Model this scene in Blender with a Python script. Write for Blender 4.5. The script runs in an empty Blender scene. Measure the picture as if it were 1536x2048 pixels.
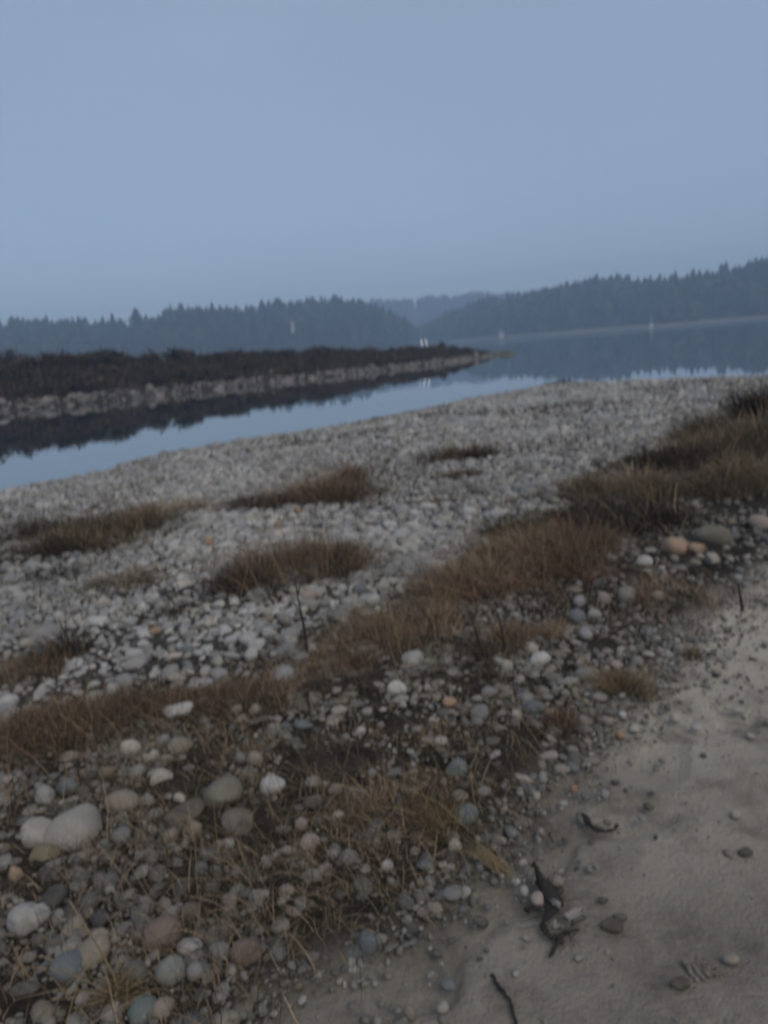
import bpy, bmesh, math, random
import numpy as np
from mathutils import Vector, Matrix

random.seed(11)
RNG = np.random.default_rng(11)
SC = bpy.context.scene
COL = SC.collection

# ------------------------------------------------------------------ camera, sky, sun, exposure
CAM = np.array([0.0, 0.0, 1.55])
FPX = 1479.0                        # focal length in photograph pixels (26 mm equivalent)
PITCH, ROLL = math.radians(12.75), math.radians(4.65)
WATER = -0.75                       # water level; the path is at about 0
fw = np.array([0, math.cos(PITCH), -math.sin(PITCH)])
r0 = np.array([1.0, 0, 0]); u0 = np.array([0, math.sin(PITCH), math.cos(PITCH)])
RX = r0 * math.cos(ROLL) - u0 * math.sin(ROLL)
UX = u0 * math.cos(ROLL) + r0 * math.sin(ROLL)
cam = bpy.data.objects.new('camera', bpy.data.cameras.new('camera'))
COL.objects.link(cam)
M = Matrix(((RX[0], UX[0], -fw[0], CAM[0]), (RX[1], UX[1], -fw[1], CAM[1]), (RX[2], UX[2], -fw[2], CAM[2]), (0, 0, 0, 1)))
cam.matrix_world = M
cam.data.sensor_fit = 'VERTICAL'
cam.data.sensor_height = 36.0
cam.data.lens = 36.0 * FPX / 2048.0
cam.data.clip_start = 0.02
cam.data.clip_end = 6000
cam.data.dof.use_dof = True         # the phone missed its focus: everything is a little soft
cam.data.dof.focus_distance = 0.55
cam.data.dof.aperture_fstop = 6.3
cam.data.dof.aperture_ratio = 1.7
SC.camera = cam

SUN_EL, SUN_AZ = math.radians(48), math.radians(150)     # azimuth clockwise from +y (behind, to the right)
world = bpy.data.worlds.new('World'); SC.world = world; world.use_nodes = True
nt = world.node_tree; nt.nodes.clear()
out = nt.nodes.new('ShaderNodeOutputWorld')
bgs = nt.nodes.new('ShaderNodeBackground'); bgo = nt.nodes.new('ShaderNodeBackground'); add = nt.nodes.new('ShaderNodeAddShader')
sky = nt.nodes.new('ShaderNodeTexSky'); sky.sky_type = 'NISHITA'; sky.sun_disc = False
sky.sun_elevation = SUN_EL; sky.sun_rotation = SUN_AZ
bgs.inputs['Strength'].default_value = 0.05
nt.links.new(sky.outputs[0], bgs.inputs['Color'])
tc = nt.nodes.new('ShaderNodeTexCoord'); sep = nt.nodes.new('ShaderNodeSeparateXYZ'); ramp = nt.nodes.new('ShaderNodeValToRGB')
nt.links.new(tc.outputs['Generated'], sep.inputs[0]); nt.links.new(sep.outputs['Z'], ramp.inputs[0])
ramp.color_ramp.interpolation = 'B_SPLINE'
e = ramp.color_ramp.elements
e[0].position = 0.0; e[0].color = (0.225, 0.282, 0.385, 1)
e[1].position = 1.0; e[1].color = (0.42, 0.43, 0.44, 1)
x_ = e.new(0.35); x_.color = (0.266, 0.338, 0.436, 1)
mpn = nt.nodes.new('ShaderNodeMapping'); mpn.inputs['Scale'].default_value = (1.2, 1.2, 3.0); nt.links.new(tc.outputs['Generated'], mpn.inputs[0])
cn = nt.nodes.new('ShaderNodeTexNoise'); cn.inputs['Scale'].default_value = 1.3; cn.inputs['Detail'].default_value = 4; nt.links.new(mpn.outputs[0], cn.inputs['Vector'])
cr = nt.nodes.new('ShaderNodeMapRange'); cr.inputs[1].default_value = .3; cr.inputs[2].default_value = .7; cr.inputs[3].default_value = .93; cr.inputs[4].default_value = 1.07; nt.links.new(cn.outputs[0], cr.inputs[0])
mul = nt.nodes.new('ShaderNodeVectorMath'); mul.operation = 'SCALE'; nt.links.new(ramp.outputs[0], mul.inputs[0]); nt.links.new(cr.outputs[0], mul.inputs['Scale'])
nt.links.new(mul.outputs[0], bgo.inputs['Color'])
bgo.inputs['Strength'].default_value = 0.79
nt.links.new(bgs.outputs[0], add.inputs[0]); nt.links.new(bgo.outputs[0], add.inputs[1]); nt.links.new(add.outputs[0], out.inputs['Surface'])

sl = bpy.data.lights.new('sun', 'SUN'); sl.energy = 1.5; sl.angle = math.radians(38); sl.color = (1.0, 0.85, 0.66)
so = bpy.data.objects.new('sun', sl); COL.objects.link(so)
d = Vector((math.sin(SUN_AZ) * math.cos(SUN_EL), math.cos(SUN_AZ) * math.cos(SUN_EL), math.sin(SUN_EL)))
so.rotation_euler = d.to_track_quat('Z', 'Y').to_euler()

SC.view_settings.view_transform = 'Standard'; SC.view_settings.look = 'None'
SC.view_settings.gamma = 1.0; SC.view_settings.use_curve_mapping = False
SC.view_settings.exposure = 0.0
SC.render.engine = 'CYCLES'
SC.cycles.use_denoising = True
SC.cycles.max_bounces = 6; SC.cycles.diffuse_bounces = 3; SC.cycles.glossy_bounces = 3; SC.cycles.volume_bounces = 3
SC.cycles.caustics_reflective = False; SC.cycles.caustics_refractive = False

# ------------------------------------------------------------------ numeric helpers
def hash2(ix, iy, seed):
    h = (ix.astype(np.int64) * 374761393 + iy.astype(np.int64) * 668265263 + seed * 974634777) & 0xFFFFFFFF
    h = ((h ^ (h >> 13)) * 1274126177) & 0xFFFFFFFF
    return ((h ^ (h >> 16)) & 0xFFFF) / 65535.0

def vnoise(x, y, seed=0):
    ix = np.floor(x); iy = np.floor(y); fx = x - ix; fy = y - iy
    fx = fx * fx * (3 - 2 * fx); fy = fy * fy * (3 - 2 * fy)
    a = hash2(ix, iy, seed); b = hash2(ix + 1, iy, seed); c = hash2(ix, iy + 1, seed); d_ = hash2(ix + 1, iy + 1, seed)
    return (a * (1 - fx) + b * fx) * (1 - fy) + (c * (1 - fx) + d_ * fx) * fy - 0.5

def fbm(x, y, seed=0, octv=4):
    s = 0; a = 1.0
    for k in range(octv):
        s = s + a * vnoise(x * 2 ** k, y * 2 ** k, seed + k); a *= 0.5
    return s

def poly_sd(px, py, poly):
    """signed distance to an open polyline, positive on the camera's land side (the polyline closed far behind the camera)"""
    px = np.asarray(px, float); py = np.asarray(py, float); best = np.full(px.shape, 1e9); inside = np.zeros(px.shape, bool)
    for (ax, ay), (bx, by) in zip(poly[:-1], poly[1:]):
        dx, dy = bx - ax, by - ay
        t = np.clip(((px - ax) * dx + (py - ay) * dy) / (dx * dx + dy * dy), 0, 1)
        best = np.minimum(best, np.hypot(px - (ax + t * dx), py - (ay + t * dy)))
    ring = list(poly) + [(poly[-1][0] + 300, -500), (poly[0][0] - 10, -500), poly[0]]
    for (ax, ay), (bx, by) in zip(ring[:-1], ring[1:]):
        if ay == by: continue
        inside ^= ((ay > py) != (by > py)) & (px < (bx - ax) * (py - ay) / (by - ay) + ax)
    return np.where(inside, best, -best)

def sstep(a, b, x):
    t = np.clip((x - a) / (b - a), 0, 1); return t * t * (3 - 2 * t)

def ray(px, py):
    return fw + RX * ((px - 768) / FPX) - UX * ((py - 1024) / FPX)

def on_plane(px, py, z):
    d_ = ray(px, py); t = (z - CAM[2]) / d_[2]; return CAM + d_ * t

# shoreline, land on the right of the direction of travel
SHORE = [(-300, -160), (-60, -40), (-30, 0), (-14.5, 11.5)] + [tuple(on_plane(a, b, WATER)[:2]) for a, b in
         ((0, 984), (180, 948), (320, 913), (480, 884), (600, 868), (800, 830), (950, 799), (1050, 779))] + \
        [(7.6, 31.5), (12, 28.5), (17, 24.5), (28, 18), (80, 4), (320, -60)]

def ground_z(x, y, fine=True):
    x = np.asarray(x, float); y = np.asarray(y, float)
    s = poly_sd(x, y, SHORE) + 0.5 * vnoise(x * 0.5, y * 0.5, 5)
    z = WATER + np.interp(s, [-30, -6, 0, 1, 3, 7, 12, 16, 400], [-1.8, -0.9, 0, 0.15, 0.34, 0.53, 0.70, 0.77, 1.0])
    z = z + 0.12 * vnoise(x * 0.22, y * 0.22, 9) * sstep(1, 5, s) + 0.075 * vnoise(s * 0.55, (x - y) * 0.10, 19) * sstep(1.5, 4, s) * (1 - sstep(9, 13, s))
    z = z + 0.10 * np.exp(-(((x - 10.5) / 4.0) ** 2 + ((y - 16) / 4.0) ** 2)) - 0.30 * np.exp(-(((x - 12) / 6.5) ** 2 + ((y - 26) / 6.0) ** 2)) * sstep(1, 5, s)
    if fine:
        z = z + 0.018 * fbm(x * 1.7, y * 1.7, 21, 3)
    return z

def hit(px, py):
    d_ = ray(px, py); t = np.geomspace(0.6, 120, 3000)
    P = CAM[None] + t[:, None] * d_[None]
    below = P[:, 2] < ground_z(P[:, 0], P[:, 1])
    k = int(np.argmax(below)) if below.any() else len(t) - 1
    return P[k]

def project(P):
    P = np.asarray(P, float) - CAM
    dep = P @ fw
    return 768 + FPX * (P @ RX) / dep, 1024 - FPX * (P @ UX) / dep, dep

PATH_EDGE = [tuple(hit(a, b)[:2]) for a, b in ((1536, 1085), (1440, 1190), (1335, 1265), (1285, 1355), (1225, 1430), (1120, 1530), (1045, 1625),
             (950, 1725), (830, 1810), (700, 1870), (580, 1915), (500, 1975), (440, 2048))]
PATH_EDGE = [(40, 16), (12, 8.4)] + PATH_EDGE + [(-0.75, 0.6), (-1.4, -1.0), (-5, -8), (-60, -60)]
PATH_EDGE = PATH_EDGE[::-1]           # travelling forwards the path lies on the right
VERGE_EDGE = [tuple(hit(a, b)[:2]) for a, b in ((0, 1440), (150, 1405), (380, 1370), (560, 1320), (700, 1245), (830, 1155), (950, 1095), (1010, 1030),
              (1150, 965), (1330, 890), (1480, 800))]
VERGE_EDGE = [(-60, -30), (-8, 1.5)] + VERGE_EDGE + [(14, 19.5), (40, 22), (200, 0)]

def zones(x, y):
    wob = 0.16 * fbm(x * 2.2, y * 2.2, 31, 3)
    p = sstep(-0.10, 0.22, poly_sd(x, y, PATH_EDGE) + wob)
    v = sstep(-0.35, 0.35, poly_sd(x, y, VERGE_EDGE) + 3 * wob) * (1 - p)
    return p, v

# ------------------------------------------------------------------ mesh helpers
def mesh_from(name, V, F, col=None, smooth=True, attr='Col'):
    V = np.asarray(V, np.float32).reshape(-1, 3); F = np.asarray(F, np.int32)
    me = bpy.data.meshes.new(name)
    n, k = F.shape
    me.vertices.add(len(V)); me.vertices.foreach_set('co', V.ravel())
    me.loops.add(n * k); me.loops.foreach_set('vertex_index', F.ravel())
    me.polygons.add(n); me.polygons.foreach_set('loop_start', np.arange(n, dtype=np.int32) * k)
    me.polygons.foreach_set('loop_total', np.full(n, k, np.int32))
    me.polygons.foreach_set('use_smooth', np.full(n, smooth, bool))
    me.update(calc_edges=True)
    if col is not None:
        a = me.color_attributes.new(attr, 'FLOAT_COLOR', 'POINT')
        c = np.ones((len(V), 4), np.float32); c[:, :3] = col
        a.data.foreach_set('color', c.ravel())
    return me

def add_obj(name, me, mat=None, parent=None, loc=None, kind=None):
    o = bpy.data.objects.new(name, me); COL.objects.link(o)
    if mat is not None and not me.materials: me.materials.append(mat)
    if parent is not None: o.parent = parent
    if loc is not None: o.location = loc
    if kind: o['kind'] = kind
    return o

def tag(o, label, cat, group=None):
    o['label'] = label; o['category'] = cat
    if group: o['group'] = group
    return o

def empty(name, loc):
    o = bpy.data.objects.new(name, None); COL.objects.link(o); o.location = loc; return o

def ico(sub):
    bm = bmesh.new(); bmesh.ops.create_icosphere(bm, subdivisions=sub, radius=1.0)
    V = np.array([v.co[:] for v in bm.verts]); F = np.array([[v.index for v in f.verts] for f in bm.faces]); bm.free(); return V, F
ICO = {s: ico(s) for s in (1, 2, 3)}

def rotz(a):
    c, s = math.cos(a), math.sin(a); return np.array([[c, -s, 0], [s, c, 0], [0, 0, 1]])

def rand_rots(n, tilt):
    yaw = RNG.uniform(0, 2 * np.pi, n); ax = RNG.normal(0, tilt, n); ay = RNG.normal(0, tilt, n)
    cz, sz, cx, sx, cy, sy = np.cos(yaw), np.sin(yaw), np.cos(ax), np.sin(ax), np.cos(ay), np.sin(ay)
    Z = np.zeros(n); O = np.ones(n)
    Rz = np.stack([cz, -sz, Z, sz, cz, Z, Z, Z, O], 1).reshape(n, 3, 3)
    Rx = np.stack([O, Z, Z, Z, cx, -sx, Z, sx, cx], 1).reshape(n, 3, 3)
    Ry = np.stack([cy, Z, sy, Z, O, Z, -sy, Z, cy], 1).reshape(n, 3, 3)
    return Rx @ Ry @ Rz

def stone_heap(C, R, cols, sub, flat=(0.45, 0.8), rough=0.12, tilt=0.25):
    """many stones as one vertex and face array"""
    n = len(C); V0, F0 = ICO[sub]; nv = len(V0)
    a = RNG.uniform(0.9, 1.3, n); b = RNG.uniform(0.7, 1.0, n); c = RNG.uniform(flat[0], flat[1], n)
    S = np.stack([a, b, c], 1) * R[:, None]
    ph = RNG.normal(0, 1, (n, 3, 3)); off = RNG.uniform(0, 6.28, (n, 3))
    lump = np.sin(np.einsum('vk,njk->nvj', V0 * 1.7, ph) + off[:, None, :]).mean(2)
    rad = 1 + rough * 1.6 * lump + RNG.normal(0, rough * 0.25, (n, nv))
    V = V0[None] * rad[..., None] * S[:, None, :]
    V = np.einsum('nij,nvj->nvi', rand_rots(n, tilt), V) + C[:, None, :]
    F = (F0[None] + (np.arange(n) * nv)[:, None, None]).reshape(-1, 3)
    return V.reshape(-1, 3), F, np.repeat(cols, nv, 0)

def tube(points, r0_, r1_, sides=6):
    P = np.array(points, float); n = len(P); V = []; F = []
    for i in range(n):
        t = P[min(i + 1, n - 1)] - P[max(i - 1, 0)]; t /= np.linalg.norm(t) + 1e-9
        a = np.cross(t, [0.31, 0.2, 0.93]); a /= np.linalg.norm(a) + 1e-9; b = np.cross(t, a)
        r = r0_ + (r1_ - r0_) * i / (n - 1)
        for k in range(sides):
            w = 2 * math.pi * k / sides; V.append(P[i] + r * (math.cos(w) * a + math.sin(w) * b))
    for i in range(n - 1):
        for k in range(sides):
            q = (k + 1) % sides; A, B, C_, D = i * sides + k, i * sides + q, (i + 1) * sides + q, (i + 1) * sides + k
            F += [(A, B, C_), (A, C_, D)]
    for end in (0, n - 1):
        V.append(P[end]); c = len(V) - 1
        for k in range(sides):
            F.append((c, end * sides + k, end * sides + (k + 1) % sides))
    return np.array(V), np.array(F)

def ragged(points, r0_, r1_, seed, sides=7, rough=.35, flat=.6):
    """a rough tapering strip of bark along a smoothed path"""
    g = np.random.default_rng(seed); P = np.array(points, float); t = np.linspace(0, len(P) - 1, 4 * len(P)); k = np.arange(len(P))
    Q = np.stack([np.interp(t, k, P[:, i]) for i in range(3)], 1); Q[1:-1] = (Q[:-2] + 2 * Q[1:-1] + Q[2:]) / 4; Q[:, :2] += g.normal(0, r0_ * .22, (len(Q), 2))
    V, F = tube(Q, r0_, r1_, sides); n = len(Q); c = np.repeat(Q, sides, 0); w = 1 + rough * (np.repeat(g.normal(0, 1, n), sides) * .6 + g.normal(0, 1, n * sides) * .6)
    V[:n * sides] = c + (V[:n * sides] - c) * np.clip(w, .3, 2)[:, None] * [1, 1, flat]
    return V, F

def merge(parts):
    V = []; F = []; C = []; o = 0
    for p in parts:
        V.append(p[0]); F.append(np.asarray(p[1]) + o); o += len(p[0])
        if len(p) > 2: C.append(p[2])
    return np.concatenate(V), np.concatenate(F), (np.concatenate(C) if C else None)

def blades(B, H, lean, wid, cols, droop=0.35):
    """grass blades: base B, height H, lean vector (xy, per unit height), width"""
    n = len(B); az = RNG.uniform(0, 2 * np.pi, n)
    s = np.stack([np.cos(az), np.sin(az), np.zeros(n)], 1) * (wid / 2)[:, None]
    up = np.zeros((n, 3)); up[:, 2] = 1
    L = np.zeros((n, 3)); L[:, :2] = lean
    ll = np.clip(np.hypot(lean[:, 0], lean[:, 1]), 0, 2)[:, None]
    jit = RNG.normal(0, .05, (n, 3)); jit[:, 2] = 0
    def at(t):
        q = B + H[:, None] * (up * (t - droop * ll * t * t) + L * (0.35 * t + 0.65 * t * t) + jit * math.sin(3.14 * t)); q[:, 2] = np.maximum(q[:, 2], B[:, 2] + 0.004); return q
    m1, m2, tip = at(.36), at(.7), at(1.0)
    V = np.stack([B - s, B + s, m1 - s * .85, m1 + s * .85, m2 - s * .6, m2 + s * .6, tip], 1).reshape(-1, 3)
    f = np.array([[0, 1, 3], [0, 3, 2], [2, 3, 5], [2, 5, 4], [4, 5, 6]])
    F = (f[None] + (np.arange(n) * 7)[:, None, None]).reshape(-1, 3)
    return V, F, np.repeat(cols, 7, 0)

# ------------------------------------------------------------------ materials
def new_mat(name):
    m = bpy.data.materials.new(name); m.use_nodes = True
    n = m.node_tree.nodes; l = m.node_tree.links; return m, n, l, n['Principled BSDF']

def noise_node(n, l, scale, detail=4, rough=0.55, vec=None, coord='Object'):
    t = n.new('ShaderNodeTexNoise'); t.inputs['Scale'].default_value = scale; t.inputs['Detail'].default_value = detail
    t.inputs['Roughness'].default_value = rough
    if vec is None:
        c = n.new('ShaderNodeTexCoord'); vec = c.outputs[coord]
    l.new(vec, t.inputs['Vector']); return t

def mixc(n, l, a, b, f, mode='MIX'):
    m = n.new('ShaderNodeMix'); m.data_type = 'RGBA'; m.blend_type = mode
    for sock, v in ((m.inputs[6], a), (m.inputs[7], b), (m.inputs[0], f)):
        if hasattr(v, 'links'): l.new(v, sock)
        elif isinstance(v, (int, float)): sock.default_value = v
        else: sock.default_value = (*v, 1)
    return m.outputs[2]

def rampf(n, l, src, a, b, lo=0.0, hi=1.0):
    r = n.new('ShaderNodeMapRange'); r.inputs[1].default_value = a; r.inputs[2].default_value = b
    r.inputs[3].default_value = lo; r.inputs[4].default_value = hi; l.new(src, r.inputs[0]); return r.outputs[0]

def stone_mat(name, source):
    m, n, l, p = new_mat(name)
    if source == 'attr':
        a = n.new('ShaderNodeVertexColor'); a.layer_name = 'Col'; base = a.outputs[0]
    else:
        a = n.new('ShaderNodeObjectInfo'); base = a.outputs['Color']
    geo = n.new('ShaderNodeNewGeometry'); vec = geo.outputs['Position']
    n1 = noise_node(n, l, 9, 5, 0.6, vec); n2 = noise_node(n, l, 90, 3, 0.6, vec)
    c = mixc(n, l, base, (0.30, 0.28, 0.24), rampf(n, l, n1.outputs[0], 0.45, 0.8, 0, 0.35))
    c = mixc(n, l, c, (0.05, 0.048, 0.045), rampf(n, l, n2.outputs[0], 0.56, 0.78, 0, 0.5))
    c = mixc(n, l, c, (0.50, 0.48, 0.44), rampf(n, l, n2.outputs[0], 0.40, 0.25, 0, 0.3))
    l.new(c, p.inputs['Base Color']); p.inputs['Roughness'].default_value = 0.88
    p.inputs['Specular IOR Level'].default_value = 0.25
    b = n.new('ShaderNodeBump'); b.inputs['Strength'].default_value = 0.35; b.inputs['Distance'].default_value = 0.006
    l.new(n2.outputs[0], b.inputs['Height']); l.new(b.outputs[0], p.inputs['Normal'])
    return m
M_STONES = stone_mat('stone_mixed', 'attr')
M_STONE = stone_mat('stone_single', 'object')

def attr_mat(name, rough=0.9, spec=0.1, vary=0.0):
    m, n, l, p = new_mat(name)
    a = n.new('ShaderNodeVertexColor'); a.layer_name = 'Col'
    l.new(a.outputs[0], p.inputs['Base Color']); p.inputs['Roughness'].default_value = rough
    p.inputs['Specular IOR Level'].default_value = spec
    return m
M_GRASS = attr_mat('dry_grass')
M_FOLIAGE = attr_mat('foliage')

def plain_mat(name, col, rough=0.8, nscale=6.0, var=0.4, spec=0.2, bump=0.0):
    m, n, l, p = new_mat(name)
    t = noise_node(n, l, nscale, 5)
    c = mixc(n, l, tuple(v * (1 - var) for v in col), tuple(min(1, v * (1 + var)) for v in col), t.outputs[0])
    l.new(c, p.inputs['Base Color']); p.inputs['Roughness'].default_value = rough; p.inputs['Specular IOR Level'].default_value = spec
    if bump:
        b = n.new('ShaderNodeBump'); b.inputs['Strength'].default_value = 0.5; b.inputs['Distance'].default_value = bump
        l.new(t.outputs[0], b.inputs['Height']); l.new(b.outputs[0], p.inputs['Normal'])
    return m
M_BARK = plain_mat('dark_bark', (0.030, 0.026, 0.023), 0.9, 20, 0.5, bump=0.004)
M_TWIG = plain_mat('dark_twig', (0.028, 0.022, 0.020), 0.9, 30, 0.4)
M_STRAW = plain_mat('straw', (0.23, 0.175, 0.10), 0.8, 20, 0.25)
M_SHELL = plain_mat('bleached_scrap', (0.22, 0.21, 0.20), 0.6, 30, 0.35)
M_WHITE = plain_mat('white_paint', (0.78, 0.78, 0.76), 0.5, 3, 0.05)
M_ROOF = plain_mat('grey_roof', (0.12, 0.12, 0.125), 0.8, 2, 0.2)
M_GLASS = plain_mat('dark_glass', (0.03, 0.035, 0.04), 0.15, 2, 0.1, spec=0.5)
M_PALE = plain_mat('weathered_white', (0.36, 0.35, 0.32), 0.8, 3, 0.15)
M_PINK = plain_mat('pink_wall', (0.50, 0.38, 0.35), 0.7, 2, 0.1)

def ground_mat():
    m, n, l, p = new_mat('shore_ground')
    a = n.new('ShaderNodeVertexColor'); a.layer_name = 'Zone'; sp = n.new('ShaderNodeSeparateColor'); l.new(a.outputs[0], sp.inputs[0])
    geo = n.new('ShaderNodeNewGeometry'); vec = geo.outputs['Position']
    big = noise_node(n, l, 0.9, 5, 0.6, vec); med = noise_node(n, l, 5, 6, 0.65, vec); fin = noise_node(n, l, 60, 5, 0.7, vec); grit = noise_node(n, l, 260, 2, 0.6, vec)
    sand = mixc(n, l, (0.200, 0.183, 0.158), (0.30, 0.276, 0.240), rampf(n, l, big.outputs[0], 0.35, 0.65))
    sand = mixc(n, l, mixc(n, l, sand, (1.12, 1.12, 1.10), 1.0, 'MULTIPLY'), mixc(n, l, sand, (1.88, 1.88, 1.86), 1.0, 'MULTIPLY'), sp.outputs[2])  # light falloff put into the sand colour: dark near, pale far
    sand = mixc(n, l, sand, (0.125, 0.112, 0.096), rampf(n, l, med.outputs[0], 0.48, 0.70, 0, 0.75))
    sand = mixc(n, l, sand, (0.11, 0.10, 0.09), rampf(n, l, grit.outputs[0], 0.55, 0.75, 0, 0.45))
    soil = mixc(n, l, (0.018, 0.015, 0.012), (0.060, 0.051, 0.040), rampf(n, l, med.outputs[0], 0.35, 0.68))
    soil = mixc(n, l, soil, (0.12, 0.108, 0.088), rampf(n, l, fin.outputs[0], 0.55, 0.75, 0, 0.6))
    v = n.new('ShaderNodeTexVoronoi'); v.inputs['Scale'].default_value = 34; l.new(vec, v.inputs['Vector'])
    bw = n.new('ShaderNodeRGBToBW'); l.new(v.outputs['Color'], bw.inputs[0])
    grav = mixc(n, l, (0.055, 0.052, 0.048), (0.19, 0.18, 0.165), bw.outputs[0])
    grav = mixc(n, l, (0.055, 0.05, 0.045), grav, rampf(n, l, v.outputs['Distance'], 0.55, 0.2, 0, 1))
    c = mixc(n, l, grav, soil, sp.outputs[1]); c = mixc(n, l, c, sand, sp.outputs[0])
    l.new(c, p.inputs['Base Color']); p.inputs['Roughness'].default_value = 0.95; p.inputs['Specular IOR Level'].default_value = 0.1
    h = n.new('ShaderNodeMath'); h.operation = 'ADD'; l.new(med.outputs[0], h.inputs[0]); 
    h2 = n.new('ShaderNodeMath'); h2.operation = 'MULTIPLY'; h2.inputs[1].default_value = 0.45; l.new(fin.outputs[0], h2.inputs[0]); l.new(h2.outputs[0], h.inputs[1])
    b = n.new('ShaderNodeBump'); b.inputs['Strength'].default_value = 1.0; b.inputs['Distance'].default_value = 0.05
    l.new(h.outputs[0], b.inputs['Height']); l.new(b.outputs[0], p.inputs['Normal'])
    return m
M_GROUND = ground_mat()

def water_mat():
    m, n, l, p = new_mat('calm_water')
    geo = n.new('ShaderNodeNewGeometry'); s = n.new('ShaderNodeSeparateXYZ'); l.new(geo.outputs['Position'], s.inputs[0])
    p.inputs['Base Color'].default_value = (0.02, 0.036, 0.044, 1); p.inputs['IOR'].default_value = 1.33; p.inputs['Coat Weight'].default_value = 0.6; p.inputs['Coat IOR'].default_value = 1.33; p.inputs['Coat Roughness'].default_value = 0.02
    mp = n.new('ShaderNodeMapping'); mp.inputs['Scale'].default_value = (0.006, 0.03, 1); l.new(geo.outputs['Position'], mp.inputs[0])
    st = noise_node(n, l, 1.0, 4, 0.6, mp.outputs[0])
    # a breeze ruffles the water off the far shore
    far = rampf(n, l, s.outputs['Y'], 150, 300)
    mm = n.new('ShaderNodeMath'); mm.operation = 'MULTIPLY'; l.new(far, mm.inputs[0]); l.new(rampf(n, l, st.outputs[0], 0.38, 0.55), mm.inputs[1])
    l.new(rampf(n, l, mm.outputs[0], 0, 1, 0.02, 0.68), p.inputs['Roughness'])
    l.new(rampf(n, l, mm.outputs[0], 0, 1, 0.6, 0.0), p.inputs['Coat Weight'])
    w = noise_node(n, l, 1.6, 3, 0.5, geo.outputs['Position'])
    b = n.new('ShaderNodeBump'); b.inputs['Strength'].default_value = 0.04; b.inputs['Distance'].default_value = 0.03
    l.new(w.outputs[0], b.inputs['Height']); l.new(b.outputs[0], p.inputs['Normal'])
    return m
M_WATER = water_mat()
M_SPIT = plain_mat('spit_soil', (0.040, 0.034, 0.028), 0.95, 1.2, 0.5, 0.05, 0.08)
M_HILL = plain_mat('forest_floor', (0.030, 0.034, 0.022), 0.95, 0.1, 0.5, 0.05)
M_SHOREB = plain_mat('far_shore_mud', (0.20, 0.195, 0.17), 0.95, 0.2, 0.25, 0.05)

# ------------------------------------------------------------------ the setting: ground, water
def build_ground():
    rad = np.concatenate([[0.25], np.geomspace(0.6, 70, 430), [85, 110, 150, 220, 300]])
    th = np.concatenate([np.linspace(-45, 45, 481), np.linspace(45, 315, 91)[1:-1]]) * math.pi / 180
    T, Rr = np.meshgrid(th, rad)
    X = Rr * np.sin(T); Y = Rr * np.cos(T); Z = ground_z(X, Y)
    # footprints, ruts and fine relief of the sandy path
    p, v = zones(X, Y)
    Z = Z + p * (0.020 * fbm(X * 4.5, Y * 4.5, 41, 4) - 0.022 * sstep(.12, .30, fbm(X * 3.4 + 7, Y * 3.4, 43, 2)) - 0.012) + (1 - p) * 0.035 * fbm(X * 5, Y * 5, 51, 4)
    nr, nth = X.shape
    V = np.stack([X, Y, Z], 2).reshape(-1, 3)
    i, j = np.meshgrid(np.arange(nr - 1), np.arange(nth), indexing='ij'); jn = (j + 1) % nth
    F = np.stack([i * nth + j, i * nth + jn, (i + 1) * nth + jn, (i + 1) * nth + j], 2).reshape(-1, 4)
    paler = sstep(1.9, 3.5, Y + 0.25 * X + 1.1 * fbm(X * 1.3, Y * 1.3, 111, 3)); zone = np.stack([p.ravel(), v.ravel(), paler.ravel()], 1)  # path sand painted darker near the camera, imitating light falloff
    cen = V[F].mean(1); pc, vc = zones(cen[:, 0], cen[:, 1])
    which = np.where(pc > 0.5, 0, np.where(vc > 0.5, 1, 2))
    names = ('path', 'verge', 'beach'); res = []
    for k in range(3):
        f = F[which == k]; used, inv = np.unique(f, return_inverse=True)
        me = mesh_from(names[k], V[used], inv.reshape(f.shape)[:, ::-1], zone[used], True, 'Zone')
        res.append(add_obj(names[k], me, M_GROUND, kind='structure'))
    c = mesh_from('path', np.array([[0.3 * math.sin(a), 0.3 * math.cos(a), float(ground_z(0, 0)) - 0.03] for a in np.linspace(0, 6.283, 25)[:-1]]),
                  np.array([[0, k + 1, k + 2] for k in range(22)]), np.tile([[1.0, 0, 0]], (24, 1)), True, 'Zone')
    add_obj('path_centre', c, M_GROUND, res[0], kind='structure')
    return res
PATH, VERGE, BEACH = build_ground()

def build_water():
    V = [(-1280, -280, WATER), (1280, -280, WATER), (1280, 1280, WATER), (-1280, 1280, WATER)]
    add_obj('water', mesh_from('water', V, [[0, 1, 2, 3]], None, False), M_WATER, kind='structure')
build_water()

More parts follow.
